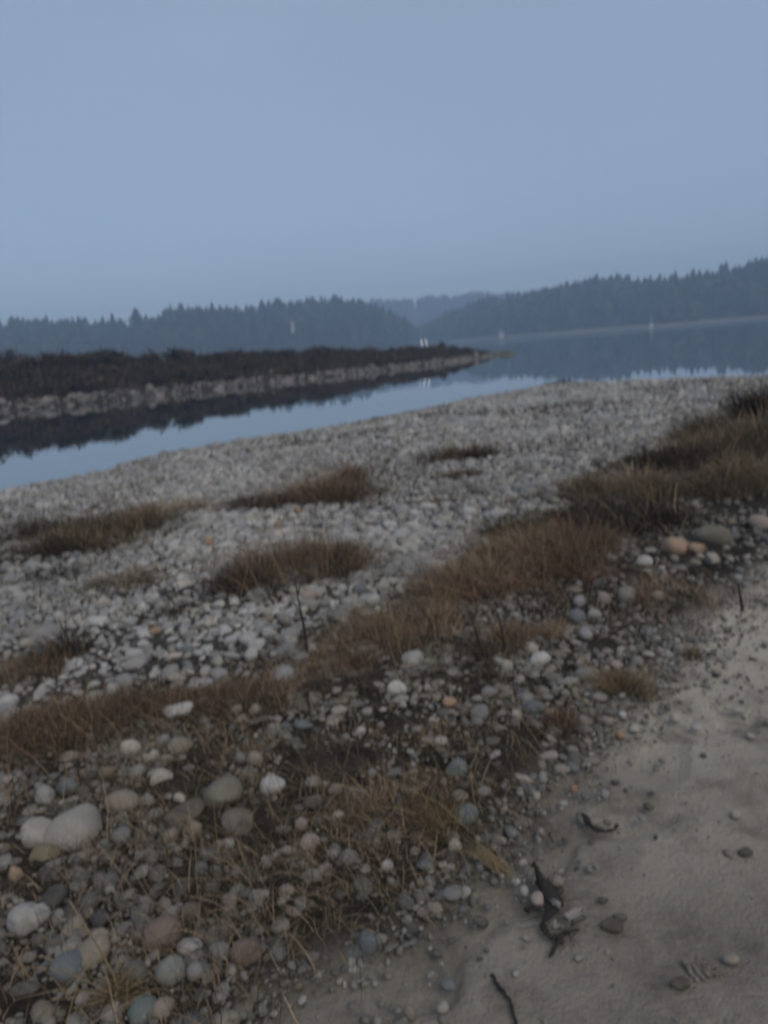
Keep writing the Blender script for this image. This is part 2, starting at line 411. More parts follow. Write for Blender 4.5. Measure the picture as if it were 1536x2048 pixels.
# ------------------------------------------------------------------ far hills and forest
class Ridge:
    def __init__(self, line, rows, heights, name):
        self.P = np.array(line, float); seg = np.hypot(*np.diff(self.P, axis=0).T); self.s = np.concatenate([[0], np.cumsum(seg)])
        self.rows, self.h, self.name = np.array(rows, float), np.array(heights, float), name
    def at(self, s, back):
        s = np.asarray(s, float); back = np.asarray(back, float)
        x = np.interp(s, self.s, self.P[:, 0]); y = np.interp(s, self.s, self.P[:, 1])
        e = 6.0
        tx = np.interp(s + e, self.s, self.P[:, 0]) - np.interp(s - e, self.s, self.P[:, 0]); ty = np.interp(s + e, self.s, self.P[:, 1]) - np.interp(s - e, self.s, self.P[:, 1])
        ln = np.hypot(tx, ty) + 1e-9
        X, Y = x - ty / ln * back, y + tx / ln * back
        z = WATER + np.interp(back, self.rows, self.h) * (1 + 0.22 * vnoise(s * 0.012, back * 0.01, 3))
        return np.stack([X, Y, z], -1)
    def build(self):
        s = np.linspace(0, self.s[-1], 120); S, B = np.meshgrid(s, self.rows)
        V = self.at(S, B).reshape(-1, 3); n = len(s)
        F = [[i * n + j, i * n + j + 1, (i + 1) * n + j + 1, (i + 1) * n + j] for i in range(len(self.rows) - 1) for j in range(n - 1)]
        return add_obj('hill', mesh_from('hill', V, F), M_HILL, kind='structure')

HILL_LEFT = Ridge([(-900, 250), (-420, 385), (-240, 430), (-110, 452), (-30, 490), (12, 525), (34, 590), (44, 700)], [-4, 0, 6, 25, 60, 110, 160], [-2, 0.2, 3, 12, 18.5, 20, -2], 'left')
HILL_RIGHT = Ridge([(40, 760), (52, 660), (88, 565), (115, 515), (145, 482), (178, 452), (220, 424), (330, 392), (600, 360), (1000, 330)], [-4, 0, 6, 25, 60, 110, 160], [-2, 0.2, 3, 10.5, 14.5, 15.5, -2], 'right')
HILL_FAR = Ridge([(-500, 1000), (-60, 985), (20, 990), (80, 1000), (200, 1010), (400, 1030)], [-4, 0, 10, 40, 90, 140, 190], [-2, 0.2, 6, 24, 46, 48, -2], 'far')
for h_ in (HILL_LEFT, HILL_RIGHT, HILL_FAR): h_.build()
def far_beach(ridge):
    s_ = np.linspace(150, ridge.s[-1] - 20, 90); rows = [(-14, -.4), (-9, .15), (1.0, 1.0 + .0)]
    V = []
    for b, z in rows:
        p = ridge.at(s_, np.full(len(s_), b)); p[:, 2] = WATER + z; V.append(p)
    V = np.concatenate(V); n = len(s_); F = [[i * n + j, i * n + j + 1, (i + 1) * n + j + 1, (i + 1) * n + j] for i in range(2) for j in range(n - 1)]
    add_obj('far_beach', mesh_from('far_beach', V, F), M_SHOREB, kind='structure')
far_beach(HILL_RIGHT)

def conifer(h, r, tiers, sides, seed, col):
    """crown of a conifer: drooping tiers of boughs with ragged hems"""
    g = np.random.default_rng(seed); V = []; F = []; C = []
    for t in range(tiers):
        f = t / tiers; z1 = h * (0.12 + 0.86 * f); top = z1 + h * 0.95 / tiers * 1.5
        rr = r * (1 - f) ** 0.85 * g.uniform(0.75, 1.15) + 0.07 * r
        b = len(V); V.append((g.normal(0, 0.03) * r, g.normal(0, 0.03) * r, min(top, h)))
        for k in range(sides * 2):
            a = math.pi * k / sides + g.uniform(-0.2, 0.2); q = rr * (g.uniform(0.85, 1.2) if k % 2 else g.uniform(0.35, 0.6))
            V.append((q * math.cos(a), q * math.sin(a), z1 - (0.25 * rr if k % 2 else 0)))
        for k in range(sides * 2):
            F.append((b, b + 1 + k, b + 1 + (k + 1) % (sides * 2)))
        cc = np.array(col) * g.uniform(0.7, 1.3); C += [cc] * (1 + sides * 2)
    return np.array(V), np.array(F), np.array(C)

def broadleaf(h, r, n, seed, col, leaf=0.5):
    """bare or leafy rounded crown made of many small faces in uneven clumps"""
    g = np.random.default_rng(seed); nc = 9
    cl = g.normal(0, 1, (nc, 3)); cl /= np.linalg.norm(cl, axis=1)[:, None]
    cl *= g.uniform(0.3, 0.8, (nc, 1)); cl = cl * [r, r, h * 0.36] + [0, 0, h * 0.58]
    k = g.integers(0, nc, n); P = cl[k] + g.normal(0, 1, (n, 3)) * [r * 0.24, r * 0.24, h * 0.13]
    P[:, 2] = np.maximum(P[:, 2], 0.05)
    A = g.normal(0, leaf, (n, 3)); B = g.normal(0, leaf, (n, 3))
    V = np.stack([P - A * 0.5, P + A * 0.5, P + B], 1).reshape(-1, 3)
    F = np.arange(3 * n).reshape(-1, 3)
    C = np.repeat(np.array(col)[None] * (0.6 + 0.8 * hash2(k, k * 3, seed)[:, None]) * g.uniform(0.7, 1.3, (n, 1)), 3, 0)
    return V, F, C

CROWNS = [conifer(1.0 * 20, 3.4, 9, 6, s, (0.030, 0.042, 0.026)) for s in range(6)]
def round_crown(seed, col):
    g = np.random.default_rng(seed); V0, F0 = ICO[2]; V = V0 * (1 + g.normal(0, .16, len(V0)))[:, None] * [3.4, 3.4, 7.2] + [0, 0, 9.6]
    return V, F0, np.array(col)[None] * g.uniform(.6, 1.4, (len(V), 1))
CROWNS += [round_crown(60 + k, (0.036, 0.044, 0.028)) for k in range(3)]
def forest(ridge, s0, s1, count, backs, hmin, hmax, seed):
    g = np.random.default_rng(seed); parts = []
    S = g.uniform(s0, s1, count); B = g.uniform(backs[0], backs[1], count); P = ridge.at(S, B)
    for i in range(count):
        V, F, C = CROWNS[g.integers(0, 9)]; h = g.uniform(hmin, hmax) / 20 * (0.9 + 0.4 * (vnoise(np.array(S[i] * 0.03), np.array(2.0), seed) + 0.5)); w = h * g.uniform(1.0, 1.9)
        parts.append(((V * [w, w, h]) @ rotz(g.uniform(0, 6)).T + P[i] - [0, 0, 1.2], F, C * g.uniform(0.7, 1.25)))
    V, F, C = merge(parts)
    add_obj('forest', mesh_from('forest', V, F, C, False), M_FOLIAGE, kind='stuff')
forest(HILL_LEFT, 380, HILL_LEFT.s[-1] - 60, 2300, (1, 95), 13, 20, 1)
forest(HILL_RIGHT, 40, 900, 2900, (1, 95), 14.5, 20, 2)
forest(HILL_FAR, 250, HILL_FAR.s[-1], 1500, (2, 130), 15, 21, 3)

# conifers one can tell apart on the skyline: (column in the photograph, row of the tip, ridge, width factor)
M_CROWN = M_FOLIAGE
TREE_PROTO = []
for s in range(4):
    V, F, C = conifer(1.0, 0.30, 14, 8, 40 + s, (0.028, 0.040, 0.026))
    TREE_PROTO.append((mesh_from('crown', V, F, C, False), mesh_from('trunk', *tube([(0, 0, -0.05), (0.004, 0, 0.5), (0, 0, 0.95)], 0.014, 0.003))))
def skyline_tree(px, tip, ridge, wf, label, k, group):
    best = None
    for s in np.linspace(5, ridge.s[-1] - 5, 900):            # where this bearing meets the ridge top
        P = ridge.at(s, 62.0); q = project(P)[0]
        if project(P)[2] > 0 and (best is None or abs(q - px) < best[0]): best = (abs(q - px), P)
    P = best[1]; dep = project(P)[2]
    top = CAM + ray(px, tip) * (np.hypot(P[0], P[1]) / np.hypot(*ray(px, tip)[:2])); h = max(9.0, top[2] - P[2])
    t = empty('conifer', tuple(P)); t.scale = (h * wf, h * wf, h); t.rotation_euler = (0, 0, random.uniform(0, 6))
    tag(t, label, 'tree', group)
    cr, tr = TREE_PROTO[k % 4]
    add_obj('crown', cr, M_CROWN, t); add_obj('trunk', tr, M_BARK, t)
L1 = 'pointed conifer rising above the far woods behind the brushy spit'
L2 = 'pointed conifer breaking the skyline of the long hill across open water'
for k, (px, tip, wf) in enumerate(((40, 634, 1.0), (86, 636, .9), (113, 637, .9), (212, 630, 1.1), (234, 624, 1.0), (322, 627, .9), (366, 625, 1.), (392, 628, .9), (478, 608, 1.), (500, 606, .9), (600, 602, .9), (690, 612, .9), (715, 612, 1.))):
    skyline_tree(px, tip, HILL_LEFT, wf, L1, k, 'conifers above the far woods behind the spit')
for px, tip, wf, lab in ((278, 614, 1.9, 'broad dark conifer hump standing highest behind the bushy end of the spit'), (430, 602, 1.0, 'lone spiky conifer topping the woods between two lower stretches'),
                         (530, 597, 1.5, 'bushy conifer at one end of the tallest grove, above the white house'), (560, 594, 1.9, 'tallest broad conifer in the grove above the white house'),
                         (586, 600, 1.2, 'slim conifer just beside the tallest grove above the white house'), (653, 602, 1.1, 'slender conifer spike on the lower woods past the white house'), (741, 605, 1.4, 'last tall conifer before the woods fall away towards the gap')):
    skyline_tree(px, tip, HILL_LEFT, wf, lab, px, 'conifers above the far woods behind the spit')
for k, (px, tip, wf) in enumerate(((1240, 556, .9), (1275, 551, 1.), (1300, 548, .9), (1320, 545, 1.), (1400, 540, .9), (1478, 528, 1.), (1500, 527, .9), (1060, 584, 1.), (1140, 574, .9))):
    skyline_tree(px, tip, HILL_RIGHT, wf, L2, k, 'conifers along the skyline of the long hill')
for px, tip, wf, lab in ((918, 612, .9, 'first small conifer where the long hill slopes down to the gap'), (977, 588, 1.0, 'small conifer tip sticking up on the low end of the long hill'), (1213, 563, 1.1, 'conifer where the taller stand begins, past the skyline notch'), (1350, 540, 1.1, 'conifer at the edge of the narrow skyline slit'),
                         (1386, 536, 1.0, 'thin conifer standing past the narrow skyline slit'), (1440, 527, 1.2, 'twin-tipped conifer, shorter of the tallest pair on the long hill'), (1451, 522, 1.2, 'tallest conifer of the pair on the long hill'), (1528, 521, 1.3, 'conifer at the highest end of the long hill by the picture edge')):
    skyline_tree(px, tip, HILL_RIGHT, wf, lab, px, 'conifers along the skyline of the long hill')

def box(cx, cy, cz, sx, sy, sz):
    V = np.array([(x, y, z) for x in (-.5, .5) for y in (-.5, .5) for z in (-.5, .5)]) * [sx, sy, sz] + [cx, cy, cz]
    F = np.array([(0, 1, 3), (0, 3, 2), (4, 6, 7), (4, 7, 5), (0, 4, 5), (0, 5, 1), (2, 3, 7), (2, 7, 6), (0, 2, 6), (0, 6, 4), (1, 5, 7), (1, 7, 3)])
    return V, F
def house(px, py, dist, w, dp, h, wall_m, label):
    dr = ray(px, py); P = CAM + dr * (dist / np.hypot(dr[0], dr[1]))
    t = empty('house', (P[0], P[1], P[2] - h / 2)); t.rotation_euler = (0, 0, -math.atan2(P[0], P[1])); tag(t, label, 'house')
    add_obj('wall', mesh_from('wall', *box(0, 0, h / 2 - 1, w, dp, h + 2), None, False), wall_m, t)
    g = h * 0.45; V = np.array([(-w * .56, -dp * .56, h), (w * .56, -dp * .56, h), (w * .56, dp * .56, h), (-w * .56, dp * .56, h), (-w * .56, 0, h + g), (w * .56, 0, h + g)])
    F = np.array([(0, 1, 5), (0, 5, 4), (2, 3, 4), (2, 4, 5), (0, 4, 3), (1, 2, 5), (0, 3, 2), (0, 2, 1)])
    add_obj('roof', mesh_from('roof', V, F, None, False), M_ROOF, t)
    for xx in (-w * .25, w * .25):
        add_obj('window', mesh_from('window', *box(xx, -dp / 2 - 0.04, h * 0.55, w * .18, .12, h * .3), None, False), M_GLASS, t)
house(585, 652, 425, 2.2, 3, 3.4, M_PALE, 'small white house half hidden in the far woods behind the spit')
house(1003, 668, 545, 4.0, 4, 2.6, M_PINK, 'small pinkish house at the foot of the long hill by the water')

def boat(px, py, dist, label):
    dr = ray(px, py); P = CAM + dr * (dist / np.hypot(dr[0], dr[1]))
    t = empty('sailing_boat', (P[0], P[1], WATER)); t.rotation_euler = (0, 0, 0.5); t.scale = (.6, .6, .75); tag(t, label, 'boat')
    sec = [(-3.0, .75, .75), (-1.5, 1.0, .7), (0.5, 1.0, .75), (2.2, .6, .9), (3.2, .04, 1.05)]
    V = []; F = []
    for x, w, z in sec: V += [(x, -w, z), (x, -w * .55, -.15), (x, w * .55, -.15), (x, w, z)]
    for i in range(4):
        for k in range(4):
            a, b = i * 4 + k, i * 4 + (k + 1) % 4; F += [(a, b, b + 4), (a, b + 4, a + 4)]
    F += [(0, 1, 2), (0, 2, 3)]
    add_obj('hull', mesh_from('hull', V, F, None, False), M_PALE, t)
    add_obj('cabin', mesh_from('cabin', *box(-.2, 0, 1.05, 2.4, 1.2, .7), None, False), M_WHITE, t)
    add_obj('mast', mesh_from('mast', *tube([(.6, 0, .7), (.6, 0, 7.0)], .13, .08)), M_WHITE, t)
    add_obj('boom', mesh_from('boom', *tube([(.6, 0, 1.9), (-2.4, 0, 2.0)], .16, .12)), M_WHITE, t)
boat(1302, 652, 350, 'tiny white sailing boat moored off the long wooded hill')

# ------------------------------------------------------------------ the brushy spit across the channel
NEAR = np.array([(-95.0, 22.0), (-50.0, 38.0)] + [tuple(on_plane(a, b, WATER)[:2]) for a, b in ((0, 824), (120, 814), (250, 801), (450, 776), (621, 758), (770, 743), (870, 731), (950, 719), (1002, 709))])
_d = NEAR[2:]; _t = np.linspace(0, 1, len(_d)); _r = np.hypot(_d[:, 0], _d[:, 1])
NEAR[3:-1] = .25 * _d[:-2] + .5 * _d[1:-1] + .25 * _d[2:]          # an even bank
NEAR[3:-1] = .25 * NEAR[2:-2] + .5 * NEAR[3:-1] + .25 * NEAR[4:]
SEG = np.concatenate([[0], np.cumsum(np.hypot(*np.diff(NEAR, axis=0).T))])
SW = np.interp(SEG, [0, SEG[-3], SEG[-1]], [25, 15, 3.2])
def spit_top(s):
    return np.interp(s, [0, SEG[2], SEG[5], SEG[7], SEG[9], SEG[-1]], [2.9, 2.75, 2.15, 1.6, 1.1, 0.55])
def spit_at(s, t):
    """s metres along the waterline, t 0..1 across from the near waterline to the far one"""
    s = np.asarray(s, float); t = np.asarray(t, float)
    x = np.interp(s, SEG, NEAR[:, 0]); y = np.interp(s, SEG, NEAR[:, 1]); w = np.interp(s, SEG, SW)
    tx = np.interp(s + 2, SEG, NEAR[:, 0]) - np.interp(s - 2, SEG, NEAR[:, 0]); ty = np.interp(s + 2, SEG, NEAR[:, 1]) - np.interp(s - 2, SEG, NEAR[:, 1]); ln = np.hypot(tx, ty) + 1e-9
    z = np.interp(t, [-.15, 0, .05, .10, .25, .50, .65, .9, 1, 1.15], [-.9, -.05, .17, .24, .52, 1.0, 1.0, .3, -.05, -.9])
    z = np.where(z > 0, z * spit_top(s), z) + 0.14 * vnoise(s * .4, t * 5, 71) * (t > .05) * (t < .95) * (spit_top(s) > .8)
    return np.stack([x - ty / ln * w * t, y + tx / ln * w * t, WATER + z], -1)
def build_spit():
    s = np.linspace(0, SEG[-1], 160); t = np.linspace(-.15, 1.15, 22); S, T = np.meshgrid(s, t)
    V = spit_at(S, T).reshape(-1, 3); n = len(s)
    F = [[i * n + j, i * n + j + 1, (i + 1) * n + j + 1, (i + 1) * n + j] for i in range(len(t) - 1) for j in range(n - 1)]
    return add_obj('spit', mesh_from('spit', V, F), M_SPIT, kind='structure')
SPIT = build_spit()

def rock_mesh(name, sx, sy, sz, seed, angular=0.0, sub=3, rough=0.12, cleft=None):
    g = np.random.default_rng(seed); V0, F0 = ICO[sub]; V = V0.copy()
    ph = g.normal(0, 1.5, (5, 3)); off = g.uniform(0, 6.28, 5)
    V = V * (1 + rough * np.sin(V @ ph.T + off).mean(1) * 1.8 + g.normal(0, rough * 0.09, len(V)))[:, None]
    if angular:
        for _ in range(9):
            nn = g.normal(0, 1, 3); nn /= np.linalg.norm(nn); c = g.uniform(0.95 - 0.4 * angular, 0.95); q = V @ nn
            V = V - np.maximum(q - c, 0)[:, None] * nn * 0.92
    if cleft is not None:
        V = V * (1 - 0.34 * np.exp(-(((V[:, 0] - cleft + 0.12 * V[:, 2]) / 0.10) ** 2)))[:, None]
    return mesh_from(name, V * [sx, sy, sz], F0)

BOULDERS = [rock_mesh('boulder', 1, .85, .75, 200 + k, .9, 2) for k in range(7)]
RC = [(.17, .16, .152), (.14, .137, .133), (.215, .198, .185), (.11, .107, .104), (.18, .158, .15), (.085, .082, .08), (.15, .122, .108)]
for k in range(300):
    s = RNG.uniform(SEG[2] - 16, SEG[-1] - 1); far_f = (s - SEG[2]) / (SEG[-1] - SEG[2])
    t = max(-.02, RNG.normal(.035, .055)) * (1 + .7 * far_f) + .03 * vnoise(np.array(s * .16), np.array(9.1), 4)
    if vnoise(np.array(s * .42), np.array(3.3 + t * 14), 8) < -.06: continue
    P = spit_at(s, min(t, .3)); r = float(np.clip(.165 * np.exp(RNG.normal(0, .5)), .08, .46))
    o = add_obj('boulder', BOULDERS[k % 7], M_STONE, SPIT, tuple(P + [0, 0, r * .2])); o.scale = (r * RNG.uniform(.9, 1.5), r, r * RNG.uniform(.7, 1.1))
    o.rotation_euler = (RNG.normal(0, .3), RNG.normal(0, .3), RNG.uniform(0, 6)); c = RC[int(RNG.integers(0, 7))]; o.color = (*c, 1)

def rubble():
    n = 2600; S = RNG.uniform(SEG[2] - 20, SEG[-1] - 1, n); T = RNG.normal(.03, .05, n) + .03 * vnoise(S * .16, np.full(n, 9.1), 4); C = spit_at(S, T); R_ = .105 * np.exp(RNG.normal(0, .5, n))
    V, F, K = stone_heap(C, R_, np.array(RC)[RNG.integers(0, 7, n)], 1, (.6, .9), .2, .5)
    add_obj('rubble', mesh_from('rubble', V, F, K, False), M_STONES, SPIT, kind='stuff')
rubble()

SHRUBS = []
for k in range(6):
    col = [(.064, .048, .036), (.080, .058, .043), (.048, .041, .034), (.105, .074, .054), (.054, .047, .032), (.074, .055, .042)][k]
    V, F, C = broadleaf(1.0, .62, 420, 300 + k, col, .085)
    st = [tube([(0, 0, -.1), (RNG.normal(0, .08), RNG.normal(0, .08), .4), (RNG.normal(0, .3), RNG.normal(0, .3), .95)], .025, .006, 4) for _ in range(5)]
    Vs, Fs, _ = merge(st)
    SHRUBS.append((mesh_from('foliage', V, F, C, False), mesh_from('stem', Vs, Fs)))
def shrub(P, h, w, k, label, group):
    t = empty('shrub', tuple(P)); t.scale = (w, w, h); t.rotation_euler = (0, 0, random.uniform(0, 6)); tag(t, label, 'shrub', group)
    add_obj('foliage', SHRUBS[k % 6][0], M_FOLIAGE, t); add_obj('stem', SHRUBS[k % 6][1], M_TWIG, t)
s = SEG[2] - 20
k = 0
while s < SEG[-1] - 4:
    f = spit_top(s) / 2.7
    shrub(spit_at(s, RNG.uniform(.44, .58)) - [0, 0, .1], (.95 + .6 * RNG.random()) * (.35 + .65 * f), (1.5 + .7 * RNG.random()) * (.45 + .6 * f), k,
          ('dark bare shrub on the highest, broadest stretch of the spit crest', 'dark bare shrub on the middle stretch of the spit crest', 'dark bare shrub on the low thin stretch of the spit crest by the glowing trails')[int(np.clip((s - SEG[2] + 10) / (SEG[-1] - SEG[2] + 10) * 3, 0, 2))], 'shrubs along the crest of the spit')
    s += RNG.uniform(.9, 1.6) * (.6 + .5 * f); k += 1
for k in range(205):
    s = RNG.uniform(SEG[2] - 20, SEG[-1] - 8); f = spit_top(s) / 2.7
    shrub(spit_at(s, RNG.uniform(.10, .46)) - [0, 0, .08], RNG.uniform(.5, 1.0) * (.4 + .6 * f), RNG.uniform(1.0, 2.0) * (.4 + .6 * f), k,
          ('low brown bush on the tallest bank of the spit above its boulders', 'low brown bush on the middle bank of the spit above its boulders', 'low brown bush on the last bank of the spit before its tip')[int(np.clip((s - SEG[2] + 10) / (SEG[-1] - SEG[2] + 10) * 3, 0, 2))], 'low bushes on the bank of the spit')
shrub(spit_at(SEG[-1] - 9, .5), 1.0, .8, 2, 'small dark bush standing up near the tip of the spit', None)
def spit_grass():
    n = 42000; S = RNG.uniform(SEG[2] - 30, SEG[-1] - 3, n); T = RNG.uniform(.07, .7, n); B = spit_at(S, T)
    base = np.array([(.066, .050, .038), (.040, .033, .027), (.100, .074, .055)])[RNG.integers(0, 3, n)]
    V, F, C = blades(B, RNG.uniform(.3, 1.0, n) * (.4 + .6 * spit_top(S) / 2.7), RNG.normal(0, .35, (n, 2)), RNG.uniform(.03, .07, n), base * RNG.uniform(.7, 1.3, (n, 1)))
    add_obj('undergrowth', mesh_from('undergrowth', V, F, C, False), M_GRASS, SPIT, kind='stuff')
spit_grass()

def marker():
    dr = ray(850, 690); s_ = min(np.linspace(0, SEG[-1], 600), key=lambda q: abs(project(spit_at(q, .45))[0] - 850)); P = spit_at(s_, .45)
    m, n, l, p = new_mat('lamp_white'); p.inputs['Base Color'].default_value = (.8, .8, .8, 1); p.inputs['Emission Color'].default_value = (1, .98, .95, 1); p.inputs['Emission Strength'].default_value = 0.9
    t = empty('lamp_trails', tuple(P)); t.scale = (.68, .68, .68); tag(t, 'pair of thin glowing white strokes copying blurred lamp trails above the spit', 'light')
    add_obj('post', mesh_from('post', *tube([(0, 0, -.1), (0, 0, .95)], .05, .05)), M_TWIG, t)
    add_obj('bracket', mesh_from('bracket', *tube([(-.44, 0, .92), (.44, 0, .92)], .04, .04)), M_TWIG, t)
    for x in (-.36, .36):
        add_obj('light_trail', mesh_from('light_trail', *tube([(x - .05, -.05, 2.12), (x - .11, -.05, 2.05), (x - .09, -.05, 1.8), (x + .02, -.05, 1.35), (x + .07, -.05, 1.05), (x + .02, -.05, .97)], .036, .036)), m, t)  # blurred light trail of a lamp, modelled as a glowing hooked stroke
marker()
def tip_rock():
    P = on_plane(1012, 709, WATER); o = empty('tip_rock', (P[0], P[1], WATER - .1)); tag(o, 'low grassy rock in the water just off the tip of the spit', 'rock')
    rk = add_obj('rock', rock_mesh('rock', 1.3, .8, .35, 77, .5), M_STONE, o); rk.color = (.12, .12, .09, 1)
    n = 160; B = np.stack([RNG.normal(0, .5, n), RNG.normal(0, .3, n), np.full(n, .22)], 1)
    V, F, C = blades(B, RNG.uniform(.2, .45, n), RNG.normal(0, .4, (n, 2)), np.full(n, .05), np.tile([[.13, .14, .06]], (n, 1)))
    add_obj('grass', mesh_from('grass', V, F, C, False), M_GRASS, o, kind='stuff')
tip_rock()

# ------------------------------------------------------------------ stones: the ones that can be told apart
COLS = dict(pale=(.40, .39, .37), grey=(.25, .245, .24), dark=(.085, .083, .082), blue=(.145, .175, .20), bluegreen=(.15, .20, .195), cream=(.43, .39, .31), tan=(.30, .25, .18),
            pink=(.36, .28, .245), red=(.21, .135, .105), orange=(.40, .25, .14), ochre=(.27, .215, .12), olive=(.20, .185, .13), white=(.55, .54, .51), lilac=(.29, .27, .28), greygreen=(.25, .26, .225), brown=(.17, .135, .10))
